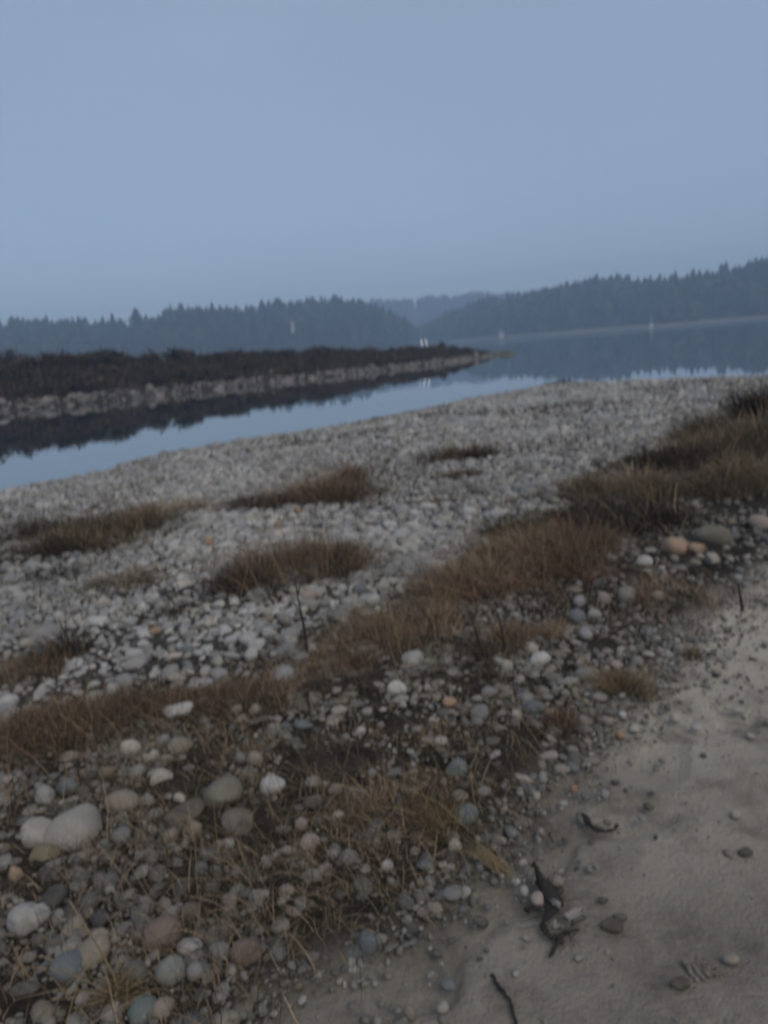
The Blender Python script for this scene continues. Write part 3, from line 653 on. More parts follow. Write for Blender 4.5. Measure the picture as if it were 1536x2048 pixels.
# x, y, width in photograph pixels; height share; colour; shape; label
STONES = [
 (92,1592,44,.8,'pale','round','smooth pale round stone resting just beyond the cleft boulder'),
 (137,1575,40,.9,'blue','round','blue-grey round stone touching the smooth pale stone beyond the cleft boulder'),
 (90,1710,56,.5,'ochre','flat','ochre flat stone tucked under the near side of the cleft boulder'),
 (360,1420,62,.55,'white','angular','rough whitish angular rock at the edge of the brown grass band'),
 (262,1497,40,1.0,'cream','round','cream egg-shaped stone in the pale heap below the whitish rock'),
 (305,1512,34,.9,'cream','angular','small blocky cream stone in the pale heap below the whitish rock'),
 (362,1492,48,.75,'tan','round','buff rounded stone topping the pale heap below the whitish rock'),
 (327,1482,30,.9,'grey','round','grey round stone between the cream stones of the pale heap'),
 (275,1542,34,.85,'greygreen','round','grey-green stone at the foot of the pale heap'),
 (322,1557,50,.75,'cream','angular','wide cream angular stone at the foot of the pale heap'),
 (247,1605,62,.75,'tan','round','big buff stone beside the cleft boulder, facing the olive rock'),
 (297,1602,30,1.1,'grey','round','upright grey stone squeezed beside the big buff stone'),
 (360,1597,28,.9,'cream','round','small cream stone halfway between buff stone and olive rock'),
 (447,1590,78,.8,'olive','angular','large olive-tan angular rock in the dead grass'),
 (547,1570,44,.9,'white','round','bright cream-white stone standing past the olive rock'),
 (510,1517,38,.75,'tan','round','tan rounded stone above the bright cream-white stone'),
 (482,1517,26,1.0,'grey','round','small grey stone paired with the tan rounded stone'),
 (390,1657,34,.95,'tan','round','greyish tan stone in thatch below the olive rock'),
 (342,1670,28,1.0,'tan','round','small tan stone paired with another in the thatch below the olive rock'),
 (245,1672,38,.75,'grey','round','grey stone lying against the cleft boulder, under a straw stem'),
 (370,1625,80,.32,'brown','flat','long low brown slab half buried above the thatch'),
 (490,1645,86,.35,'brown','flat','broad brown slab half buried below the olive rock'),
 (620,1685,42,.85,'pink','round','pinkish grey rounded stone alone in dark thatch'),
 (602,1650,28,.9,'pink','round','small pink-grey stone just beyond the alone pinkish one'),
 (32,1750,30,1.4,'orange','round','tall orange-tan stone near the picture edge below the cleft boulder'),
 (60,1837,66,.8,'pale','notch','whitish rock with a dark notch in its top'),
 (327,1865,74,.75,'red','round','largest reddish brown stone in the dead grass'),
 (380,1892,44,.6,'pale','flat','flat pale stone leaning on the largest reddish brown stone'),
 (492,1902,54,.85,'red','round','rusty round stone near where grass meets the sandy path'),
 (340,1937,54,.85,'greygreen','round','pale grey-green stone below the flat pale stone'),
 (392,1942,34,.9,'grey','round','grey stone beside the pale grey-green one'),
 (187,1902,60,.65,'tan','round','wide tan stone crossed by the long straw stalk'),
 (200,1875,36,1.0,'tan','round','small tan stone behind the wide tan stone'),
 (142,1930,56,.8,'blue','round','dull blue-grey stone beside the wide tan stone'),
 (737,1885,40,1.0,'blue','round','dark blue-grey stone at the very edge of the sandy path'),
 (287,2022,52,.8,'bluegreen','round','dark blue-green stone near the straw tuft at the picture bottom'),
 (327,2015,40,.9,'tan','round','greyish tan stone next to the dark blue-green stone'),
 (265,1947,54,.8,'dark','round','dark grey stone just beyond the straw tuft'),
 (137,1440,30,.8,'pale','round','pale stone poking out of the brown grass band'),
 (140,1515,36,.65,'tan','flat','flat tan stone in dark soil between grass band and cleft boulder'),
 (610,1452,40,.6,'blue','flat','flat blue-grey stone in the stony verge'),
 (722,1462,22,.9,'pale','round','small pale round pebble in the middle of the verge'),
 (510,1420,26,.9,'cream','round','cream stone on the verge, level with the whitish angular rock'),
 (472,1420,26,.9,'pink','round','pinkish tan stone next to a cream one on the verge'),
 (700,1390,34,.6,'olive','flat','olive tan stone under the dead grass fringe'),
 (650,1735,26,.7,'pink','round','small pink stone in the dark thatch'),
 (575,1780,32,1.0,'pink','round','dull pink upright stone near the thatch edge'),
 (380,1822,40,.8,'brown','round','brown stone just beyond the largest reddish stone'),
 (215,1545,28,.9,'ochre','round','ochre stone at the far side of the pale heap'),
 (112,1792,46,.65,'dark','round','dark grey stone between the notched rock and the cleft boulder'),
 (202,1837,40,.75,'dark','round','dark stone beside the straw stalk, beyond the tan stones'),
 (677,1632,28,.8,'cream','round','cream stone in the thatch, by the rust-red tuft'),
 (913,1535,50,.7,'bluegreen','round','blue-green rounded stone, farther of two along the path edge'),
 (930,1627,54,.52,'bluegreen','flat','blue-green flat stone, nearer of two along the path edge'),
 (1068,1415,44,.75,'blue','round','slate-blue stone set among pale gravel'),
 (1050,1395,36,.7,'grey','round','grey stone right behind the slate-blue one'),
 (1033,1430,24,1.1,'cream','round','cream pebble touching the slate-blue stone'),
 (960,1425,46,.65,'grey','round','smooth grey oval stone in the verge gravel'),
 (978,1385,38,.7,'grey','round','grey stone with a dark gap below, beyond the smooth oval one'),
 (793,1377,38,.9,'white','round','whitish stone under the tan grass fringe'),
 (898,1402,32,.8,'orange','round','salmon-coloured stone in the verge gravel'),
 (910,1690,28,1.1,'cream','round','buff egg-shaped pebble below the yellow-green tuft'),
 (1472,1630,20,.9,'cream','round','yellowish pebble alone on the open sand'),
 (1463,1917,24,.6,'tan','flat','buff flat pebble by the tread marks on the sand'),
 (820,2025,24,1.0,'tan','round','buff pebble alone on the sand near the crooked twig'),
 (1048,1782,22,.8,'pale','round','pale pebble on sand, nearest the dark scrap of the white pair'),
 (1032,1764,18,.7,'pale','round','pale pebble on sand, tucked behind its white twin'),
 (1076,1797,28,.65,'pink','round','pinkish pebble against the dark bark scrap'),
 (1148,1577,18,.9,'orange','round','bright orange pebble on the gravelly path edge'),
 (1073,1592,18,1.1,'cream','round','cream pebble on the gravelly path edge'),
 (775,1730,24,.9,'white','round','white pebble in dark soil near the path edge'),
 (1245,1430,18,.8,'white','round','white pebble at the top of the gravel fan on the path'),
 (1268,1457,24,.7,'cream','round','yellow-cream pebble near the white one on the gravel fan'),
 (1240,1470,20,.9,'orange','round','peach pebble near the yellow-cream one on the gravel fan'),
 (1350,1435,22,.9,'cream','round','cream pebble out on the pale sand'),
 (918,1592,36,.65,'tan','round','tan stone lying between the two blue-green stones'),
 (968,1582,28,.8,'grey','round','grey stone on the path side of the blue-green pair'),
 (1210,1587,20,.7,'grey','round','grey pebble on sand below the gravel fan'),
 (870,1815,30,.55,'tan','flat','flat buff pebble where grass litter ends on the sand'),
 (905,1785,36,.5,'grey','flat','low grey stone at the grassy corner of the path'),
 (1080,1316,42,.6,'white','round','bright white stone on dark soil, nearer of the white pair'),
 (1063,1296,34,.7,'cream','round','cream stone pressed against the bright white one'),
 (825,1315,52,.65,'pale','round','pale grey-cream stone below the rusty grass'),
 (1170,1350,36,.8,'grey','round','pale grey stone alone on the verge before the path'),
 (1233,1330,28,.7,'pink','round','pinkish buff stone near the path edge tuft'),
 (1350,1092,62,.75,'orange','angular','orange-brown rock, larger of the touching pair by the path'),
 (1392,1096,44,.75,'orange','angular','orange-brown rock, smaller of the touching pair by the path'),
 (1423,1072,70,.8,'olive','round','big dull grey-brown boulder behind the orange-brown pair'),
 (1425,1118,34,.8,'cream','angular','pale wedge-shaped stone below the dull grey-brown boulder'),
 (1522,1046,44,.75,'pink','round','pinkish white rock at the far edge of the path'),
 (1255,1190,44,1.0,'greygreen','round','grey-green stone standing in the pale cluster'),
 (1208,1196,26,1.2,'pink','round','pinkish white stone standing in the pale cluster'),
 (1158,1202,32,.8,'lilac','round','lilac-grey stone topping the dark blue one'),
 (1153,1232,40,.85,'blue','round','dark blue-grey stone under the lilac-grey one'),
 (1190,1228,28,1.0,'pale','round','pale stone wedged beside the dark blue-grey one'),
 (1315,1192,24,1.5,'tan','round','tall tan stone at the edge of the pale cluster'),
 (1150,1180,38,.55,'olive','flat','flat olive stone behind the lilac-grey one'),
 (1170,1268,34,.75,'lilac','round','lilac-grey stone below the dark blue-grey one'),
 (1290,1122,30,.9,'white','round','white stone in a pale group near the orange-brown pair'),
 (1013,1332,28,1.1,'cream','round','cream stone close to the thin dark stems'),
 (1385,882,20,.9,'white','round','white stone glinting inside the dark brush'),
 (617,1190,42,.7,'pink','round','large pinkish white cobble beside the bare twig'),
 (410,1192,28,.7,'blue','round','blue cobble left of the big brown clump on the beach'),
 (312,1262,34,.55,'orange','flat','orange-brown flat cobble among grey ones'),
 (417,1085,24,1.2,'orange','round','rounded orange cobble on the upper beach'),
 (557,1052,24,1.0,'orange','round','orange cobble just beyond the big brown clump'),
 (597,1022,22,1.4,'orange','round','peach cobble in front of the rusty clump'),
 (720,1180,28,1.0,'blue','round','pale blue cobble on the beach near the tan grass'),
 (470,1205,30,.8,'white','round','white cobble below the big brown clump'),
 (537,1237,24,.7,'ochre','round','yellow-ochre cobble on the beach'),
 (377,1300,32,.8,'blue','round','slate cobble at the foot of the beach'),
 (502,1310,26,1.0,'white','round','white cobble at the edge of the grass fringe'),
 (582,1282,32,.9,'pale','round','pale cobble beside the foot of the bare twig'),
 (15,1405,44,.7,'white','round','whitish cobble at the picture edge above the grass band'),
 (225,1380,34,.9,'pale','round','pale cobble sinking into the grass band'),
]
occupied = []
for k, (px, py, w, hs, ck, shape, label) in enumerate(STONES):
    P = hit(px, py + w * hs * .22); dist = np.linalg.norm(P - CAM); W_ = w * dist / FPX; r = W_ / 2
    sz = r * min(1.15, hs * (.95 if shape != 'flat' else .9))
    cleft = -.38 if shape == 'cleft' else (.25 if shape == 'notch' else None)
    ang = {'angular': 1.0, 'cleft': .7, 'notch': .8}.get(shape, (.55, .25, .4, .1)[k % 4])
    nm = 'boulder' if w > 60 and py > 1060 else ('pebble' if w < 25 else 'stone')
    me = rock_mesh(nm, r * 1.05, r * random.uniform(.75, .95), sz, 500 + k, ang, 3, .13, cleft)
    o = add_obj(nm, me, M_STONE, None, (P[0], P[1], float(ground_z(P[0], P[1])) + sz * .30))
    o.rotation_euler = (random.gauss(0, .12), random.gauss(0, .12), random.uniform(-.5, .5) if shape in ('cleft', 'notch', 'flat') else random.uniform(0, 6))
    c = np.array(COLS[ck]); c = (.72 * c + .28 * c.mean()) * random.uniform(.58, .76); o.color = (*c, 1)
    tag(o, label, 'stone' if nm != 'boulder' else 'boulder', 'stones that stand out on the shore')
    occupied.append((P[0], P[1], r))
def split_boulder():
    A = hit(125, 1678); t = empty('boulder', tuple(A)); tag(t, 'large pale boulder with a dark cleft among the dead grass', 'boulder', 'stones that stand out on the shore')
    for px, py, w, hs, dp, seed, c in ((150, 1668, 122, .62, .75, 801, .245), (76, 1684, 64, .95, .9, 812, .285)):
        P = hit(px, py); r = w * np.linalg.norm(P - CAM) / FPX / 2
        o = add_obj('half', rock_mesh('half', r * 1.02, r * dp, r * hs, seed, 1.0, 3, .17), M_STONE, t, tuple(P - A + [0, 0, r * hs * .28])); o.rotation_euler = (.12, -.16, .25); o.color = (c, c * .955, c * .87, 1)
        occupied.append((P[0], P[1], r))
split_boulder()
OCC = np.array(occupied)

# ------------------------------------------------------------------ stones: the cobbles of the beach, the verge and the pebbles of the path
PAL_BEACH = np.array([1.34, 1.28, 1.19]) * np.array([(.36, .35, .335), (.30, .295, .285), (.25, .245, .24), (.36, .31, .27), (.40, .33, .275), (.19, .195, .20), (.17, .19, .21), (.43, .41, .37), (.13, .128, .125), (.33, .27, .20), (.29, .27, .235), (.24, .23, .215)])
PAL_VERGE = np.array([(.25, .24, .22), (.19, .185, .175), (.14, .135, .13), (.26, .215, .165), (.24, .19, .16), (.14, .155, .16), (.33, .31, .265), (.10, .098, .092), (.20, .17, .12), (.30, .285, .26), (.13, .12, .10)])
def scatter(x0, x1, y0, y1, sp):
    nx, ny = int((x1 - x0) / sp), int((y1 - y0) / sp)
    X, Y = np.meshgrid(np.arange(nx), np.arange(ny)); X = x0 + (X + .5 * (Y % 2)) * sp; Y = y0 + Y * sp
    X = X.ravel() + RNG.uniform(-.38, .38, X.size) * sp; Y = Y.ravel() + RNG.uniform(-.38, .38, Y.size) * sp
    return X, Y
def in_view(X, Y, deg=42):
    return (Y > .2) & (np.abs(np.arctan2(X, Y)) < math.radians(deg))
def clear(X, Y, R):
    ok = np.ones(len(X), bool)
    for a, b, r in OCC: ok &= (X - a) ** 2 + (Y - b) ** 2 > (r * .8 + R * .6) ** 2
    return ok

def beach_stones():
    C = []; R = []; 
    for rmin, rmax, sp in ((0, 6.5, .058), (6.5, 13, .072), (13, 22, .098), (22, 48, .14)):
        X, Y = scatter(-34, 34, .5, min(rmax, 42), sp); d_ = np.hypot(X, Y)
        m = (d_ >= rmin) & (d_ < rmax) & in_view(X, Y); X, Y = X[m], Y[m]
        p, v = zones(X, Y); s = poly_sd(X, Y, SHORE)
        m = (RNG.random(len(X)) > np.clip(p + v * 1.0, 0, 1)) & (s > -.35) & (RNG.random(len(X)) > .55 * sstep(.08, .36, fbm(X * .55, Y * .55, 61, 4)))
        X, Y, s = X[m], Y[m], s[m]
        r = sp * .5 * np.exp(RNG.normal(0, .42, len(X)) + .55 * fbm(X * .5, Y * .5, 63, 2)) * np.interp(s, [0, 2.5, 5], [.62, .8, 1.05]); r = np.clip(r, .016, np.where(np.hypot(X, Y) < 13, .082, .12))
        C.append(np.stack([X, Y], 1)); R.append(r)
    for rmin, rmax, sp in ((3, 7, .040), (7, 13, .062)):        # finer gravel showing in the hollows
        X, Y = scatter(-10, 10, .5, 13, sp); d_ = np.hypot(X, Y); p, v = zones(X, Y); hol = sstep(.0, .30, fbm(X * .55, Y * .55, 61, 4))
        m = (d_ >= rmin) & (d_ < rmax) & in_view(X, Y, 36) & (p + v < .6) & (RNG.random(len(X)) < hol * .9) & (poly_sd(X, Y, SHORE) > .3)
        C.append(np.stack([X[m], Y[m]], 1)); R.append(sp * .42 * np.exp(RNG.normal(0, .35, int(m.sum()))))
    C = np.concatenate(C); R = np.concatenate(R)
    m = clear(C[:, 0], C[:, 1], R); return C[m], R[m]

def verge_stones():
    C = []; R = []
    for rmin, rmax, sp, size in ((0, 4.5, .021, .0075), (4.5, 9, .042, .014), (0, 4.5, .046, .0175), (4.5, 9, .07, .027), (9, 26, .12, .045)):
        X, Y = scatter(-12, 22, .4, min(rmax, 24), sp); d_ = np.hypot(X, Y); m = (d_ >= rmin) & (d_ < rmax) & in_view(X, Y); X, Y = X[m], Y[m]
        p, v = zones(X, Y); dens = np.clip(.56 + 1.2 * fbm(X * .9, Y * .9, 81, 3), .34, .97)
        m = (v > .35) & (RNG.random(len(X)) < dens); X, Y = X[m], Y[m]
        r = size * np.exp(RNG.normal(0, .42, len(X))); r[RNG.random(len(X)) < .035] *= 1.9
        C.append(np.stack([X, Y], 1)); R.append(np.clip(r, .006, .034 if rmax == 4.5 else (.05 if rmax == 9 else .11)))
    C = np.concatenate(C); R = np.concatenate(R); m = clear(C[:, 0], C[:, 1], R); return C[m], R[m]

def path_stones():
    X, Y = scatter(-2, 9, .5, 9, .024); sd = poly_sd(X, Y, PATH_EDGE); p, v = zones(X, Y)
    g = np.clip(.9 * np.exp(-np.maximum(sd - .05, 0) / (.12 + .16 * sstep(2.2, 3.4, np.hypot(X, Y)))), 0, 1) * np.clip(.5 + 1.8 * fbm(X * .8, Y * .8, 91, 3), .03, 1) + .0016
    m = (p > .3) & in_view(X, Y) & (RNG.random(len(X)) < g); X, Y = X[m], Y[m]
    r = np.clip(.0078 * np.exp(RNG.normal(0, .45, len(X))), .004, .028); m = clear(X, Y, r); C = np.stack([X, Y], 1)[m]; r = r[m]
    X, Y = scatter(-2, 6, .5, 7, .02); p, v = zones(X, Y); m = (p > .5) & in_view(X, Y) & (RNG.random(len(X)) < .05 + .10 * sstep(0, .4, fbm(X * 1.5, Y * 1.5, 97, 3))); X, Y = X[m], Y[m]
    return np.concatenate([C, np.stack([X, Y], 1)]), np.concatenate([r, .0024 * np.exp(RNG.normal(0, .4, len(X)))])

PROTO = [rock_mesh('stone', 1.1, .85, .52 + .07 * (k % 4), 900 + k, (.7, .2, .45)[k % 3], 2, .17) for k in range(12)]
def lay(C2, R, pal, owner, n_single, name, sink, near_sub):
    Z = ground_z(C2[:, 0], C2[:, 1]); C = np.column_stack([C2, Z + R * sink])
    cols = pal[RNG.integers(0, len(pal), len(C))]; cols = np.minimum(.66 * cols + .34 * cols.mean(1, keepdims=True), .32) * RNG.uniform(.6, 1.2, (len(C), 1)) * (1 + .4 * fbm(C[:, :1] * .8, C[:, 1:2] * .8, 67, 3))
    u, v, dep = project(C); vis = (u > -10) & (u < 1546) & (v > 500) & (v < 2060) & (dep > .3)
    size = np.where(vis, R / dep, 0); order = np.argsort(-size); single = order[:n_single]; rest = np.setdiff1d(np.arange(len(C)), single)
    for i in single:
        o = add_obj(name, PROTO[int(i) % 12], M_STONE, owner, tuple(C[i])); q = R[i]; o.scale = (q * RNG.uniform(.9, 1.2), q, q * RNG.uniform(.8, 1.15))
        o.rotation_euler = (RNG.normal(0, .2), RNG.normal(0, .2), RNG.uniform(0, 6.28)); o.color = (*cols[i], 1)
    d_ = np.hypot(C[rest, 0], C[rest, 1]); parts = []
    for sub, m in ((2, d_ < near_sub), (1, d_ >= near_sub)):
        if m.any(): parts.append(stone_heap(C[rest][m], R[rest][m], cols[rest][m], sub, (.42, .78), .19))
    V, F, K = merge(parts)
    add_obj('gravel', mesh_from('gravel', V, F, K), M_STONES, owner, kind='stuff')
    print('stones', name, len(C), 'tris', len(F))
C2, R = beach_stones(); lay(C2, R, PAL_BEACH, BEACH, 300, 'stone', .18, 7.0)
C2, R = verge_stones(); lay(C2, R, PAL_VERGE * .78, VERGE, 300, 'stone', .06, 3.8)
C2, R = path_stones(); lay(C2, R, PAL_VERGE * .75, PATH, 120, 'pebble', -.1, 2.0)

# ------------------------------------------------------------------ dead grass, shrubs and stalks
TONE = dict(rust=[(.165, .105, .074), (.11, .072, .054), (.23, .155, .108)], brown=[(.135, .106, .074), (.092, .073, .053), (.20, .158, .108)], tan=[(.25, .187, .125), (.175, .13, .09), (.31, .235, .155)],
            dark=[(.032, .026, .022), (.045, .036, .029), (.026, .023, .021)], straw=[(.22, .165, .09), (.15, .11, .065), (.28, .215, .125)], green=[(.105, .092, .042), (.14, .115, .055), (.08, .072, .035)])
def clump(px, py, w, h, tone, label, dens=1.0, name='dead_grass', cat='grass clump', mix=None):
    """px, py: foot of the clump in the photograph; w, h its size there"""
    P = hit(px, py); dist = np.linalg.norm(P - CAM); W_ = w * dist / FPX; H_ = h * dist / FPX
    foot = 0.64 * W_; dep_r = max(.34 * W_, .8 * H_); H_ = H_ * 1.15
    n = int(np.clip(dens * 1.0 * w * h / 3.0, 240, 5200)); wid = max(.0024, .5 * dist / 740.0)
    nt_ = int(np.clip(w / 7, 6, 26)); ta = RNG.uniform(0, 6.283, nt_); tq = np.sqrt(RNG.random(nt_)); tx = np.cos(ta) * tq * foot; ty = np.sin(ta) * tq * dep_r; th_ = RNG.uniform(.5, 1.15, nt_) * (1.1 - .5 * tq ** 2)
    ti = RNG.integers(0, nt_, n); sp_ = foot * RNG.uniform(.14, .42, nt_)[ti]; bx = tx[ti] + RNG.normal(0, 1, n) * sp_; by = ty[ti] + RNG.normal(0, 1, n) * sp_; hh = th_[ti]
    kp = fbm(bx * 4 + px, by * 4 + py, 7, 3) > RNG.normal(-.17 if dens < 1.2 else -.30, .14, n); bx, by, ti, hh = bx[kp], by[kp], ti[kp], hh[kp]; n = len(bx)
    q = np.clip(np.hypot(bx / foot, by / dep_r), 0, 1.3)
    z = ground_z(P[0] + bx, P[1] + by) - P[2]
    B = np.stack([bx, by, z - .01], 1); H = H_ * RNG.uniform(.3, 1.1, n) * hh
    pal = np.array(TONE[tone]); cols = pal[RNG.integers(0, 3, n)] * RNG.uniform(.7, 1.3, (n, 1))
    dk = RNG.random(n) < .30; cols[dk] = np.array(TONE['dark'])[RNG.integers(0, 3, dk.sum())]; st = RNG.random(n) < .05; cols[st] = np.array(TONE['straw'])[RNG.integers(0, 3, st.sum())]; H = H * np.where(st, 1.5, 1.0)
    if mix: mm = (RNG.random(nt_) < .38)[ti] | (RNG.random(n) < .1); cols[mm] = np.array(TONE[mix])[RNG.integers(0, 3, mm.sum())]
    cols = cols * RNG.uniform(.55, 1.5, (nt_, 1))[ti]
    lean = RNG.normal(0, .34, (nt_, 2))[ti] + RNG.normal(0, .62, (n, 2)) + np.array([-.25, .12]); lean += np.stack([bx / max(foot, .01), by / max(dep_r, .01)], 1) * .25
    V, F, C = blades(B, H, lean, RNG.uniform(.7, 1.3, n) * wid, cols)
    o = add_obj(name, mesh_from(name, V, F, C, False), M_GRASS, None, (P[0], P[1], P[2]))
    tag(o, label, cat, 'clumps of dead grass on the shore'); return o
CLUMPS = [
 (590,1150,150,95,'brown','big dense brown clump standing alone amid pale cobbles','rust'),
 (505,1178,90,50,'dark','low dark clump joined to the foot of the big brown clump',None),
 (655,1115,60,50,'brown','small brown clump at the shoreward side of the big brown clump',None),
 (640,1005,120,52,'rust','rusty wide clump on the cobbles beyond the big brown clump','brown'),
 (700,966,46,42,'rust','small rusty tuft just beyond the rusty wide clump',None),
 (530,1015,74,36,'dark','dark low tuft beside the rusty wide clump',None),
 (80,1072,120,38,'dark','dark low clump at the shore end of the long brown strip',None),
 (165,1102,105,48,'tan','tan-topped clump leading the long brown strip','dark'),
 (240,1065,120,48,'brown','middle clump of the long brown strip near the water',None),
 (335,1032,110,36,'brown','thin end clump of the long brown strip, pointing to the hills','tan'),
 (55,1115,120,24,'dark','dark smear of low growth below the long brown strip',None),
 (40,1165,110,20,'dark','dark low growth by the picture edge among cobbles',None),
 (265,1170,105,26,'brown','low brown wisps on the cobbles below the long strip',None),
 (340,1235,84,32,'dark','greyish dark wisps on the middle of the cobbles',None),
 (190,1240,90,14,'brown','flat brown wisps between two patches of grey cobbles',None),
 (50,1350,120,60,'rust','reddish brown clump by the picture edge on the lower cobbles','brown'),
 (145,1320,44,70,'dark','thin dark stalky tuft beside the reddish brown clump',None),
 (925,918,86,34,'dark','dark clump halfway up the beach towards the far hills','brown'),
 (935,955,66,26,'brown','brown tuft just below the dark clump halfway up',None),
 (880,1008,46,22,'tan','small tan tuft on the open cobbles',None),
 (965,832,56,24,'dark','dark little bush near the waterline of the far beach',None),
 (1118,768,36,15,'dark','tiny dark bush on the far point of the beach',None),
 (488,890,34,10,'dark','dark scrap of weed right at the waterline',None),
 (1525,835,60,95,'dark','tall dark shrub at the picture edge on the bank top',None),
 (1530,900,90,80,'brown','brown brush running out of the picture below the tall dark shrub','dark'),
 (1500,960,120,60,'tan','tan low grass at the picture edge behind the stony path edge','brown'),
 (1440,870,110,60,'dark','dark bushy growth on the crest of the bank before the tall dark shrub','brown'),
 (1470,905,130,80,'brown','brown brush covering the bank top before the tall dark shrub','tan'),
 (1400,925,120,66,'dark','dark thicket on the bank beside the brown brush','brown'),
 (1335,930,110,60,'dark','dark thicket where the brush meets the grey cobbles',None),
 (1440,985,140,60,'brown','brown low brush between thicket and stony path edge',None),
 (1240,985,150,72,'tan','pale tan feathery patch on the bank beside the cobbles','brown'),
 (1330,1000,110,56,'brown','brown feathery patch next to the pale tan one',None),
 (1255,1050,180,60,'dark','black-brown hollow of brush below the pale tan patch',None),
 (1150,1040,120,56,'dark','dark brush at the cobble side of the hollow',None),
 (1020,1065,90,52,'dark','olive-dark tuft jutting into the cobbles','green'),
 (1000,1115,100,46,'rust','rusty edge tuft below the olive-dark one',None),
 (1075,1125,150,96,'rust','broad red-brown thicket in the middle of the bank','tan'),
 (1170,1105,130,80,'rust','red-brown thicket nearer the path cluster','brown'),
 (1110,1160,150,50,'dark','dark skirt of the broad red-brown thicket','rust'),
 (925,1180,120,60,'tan','tan feathery fringe between cobbles and dark soil','rust'),
 (860,1205,80,46,'rust','dark red tuft along the fringe',None),
 (825,1265,140,72,'tan','orange-tan spread of bent grass on the fringe','rust'),
 (735,1300,120,66,'tan','tan sheaf of grass on the fringe behind the pale cream stone','brown'),
 (1060,1275,120,52,'rust','sparse rust tuft in the stony verge by the thin dark stems','tan'),
 (985,1300,100,50,'dark','dark tangle at the feet of the thin dark stems','brown'),
 (670,1335,110,46,'tan','low tan fringe grass beside the bare twig foot','rust'),
 (590,1375,120,44,'brown','low brown fringe grass past the bare twig','rust'),
 (490,1398,130,48,'brown','brown fringe grass beyond the whitish angular rock','rust'),
 (390,1405,110,40,'rust','rusty fringe grass right behind the whitish angular rock',None),
 (290,1425,140,58,'rust','thick red-brown fringe grass with blades leaning','brown'),
 (190,1450,150,66,'brown','thick dark-footed grass in the fringe band','rust'),
 (85,1475,150,72,'brown','reddish brown grass of the fringe near the picture edge','rust'),
 (10,1500,90,60,'rust','dull red grass cut off by the picture edge',None),
 (1375,1190,110,62,'tan','tan-brown grass between the orange-brown rocks and the path','rust'),
 (1245,1385,56,62,'brown','short brown tuft with pale straws at the path edge','straw'),
 (1130,1455,60,40,'rust','small rust tuft beside the gravel fan',None),
 (800,1625,130,60,'rust','rust-red tuft near the two blue-green stones','brown'),
 (880,1665,60,60,'green','yellow-green tuft, the only greenish one by the path','straw'),
 (740,1800,70,46,'green','olive-yellow litter tuft at the grassy corner of the path','straw'),
 (50,1945,130,60,'rust','dull red matted tuft in the near picture corner','brown'),
 (560,1495,110,23,'brown','low thatch of dead grass between the whitish rock and the bright cream-white stone','tan'),
 (425,1470,90,21,'tan','wispy tan thatch just past the pale heap','brown'),
 (660,1570,130,24,'brown','brown thatch spread between the bright cream-white stone and the rust-red tuft','tan'),
 (310,1715,120,27,'brown','olive-brown thatch below the cleft boulder','dark'),
 (480,1765,130,27,'dark','darkest matted thatch in the middle of the near verge','brown'),
 (610,1800,110,24,'brown','brown thatch at the verge corner nearest the open sand','tan'),
 (150,1790,100,23,'brown','brown thatch around the dark grey stones','dark'),
 (250,1840,90,21,'dark','dark thatch beyond the largest reddish brown stone','tan'),
 (530,1665,110,23,'brown','brownish thatch past the broad brown slab','brown'),
 (700,1690,90,23,'brown','brown thatch before the yellow-green tuft','dark'),
 (450,1850,90,21,'tan','tan thatch above the rusty round stone','brown'),
 (700,1480,120,23,'brown','sparse brown thatch in the middle of the stony verge','tan'),
 (900,1470,110,23,'tan','sparse tan thatch among verge gravel by the smooth oval stone','tan'),
 (1388,1310,22,22,'green','tiny green sprig alone on the sand',None),
]
CL = []
for a, b, w, h, t, lab, mx in CLUMPS:
    big = 1.25 if a < 960 and b < 1200 and w > 45 else 1.0        # the weedy patches on the beach are broad
    CL.append(clump(a, b, w * big, h * big, t, lab, 1.25 if big > 1 else 1.1, mix=mx))

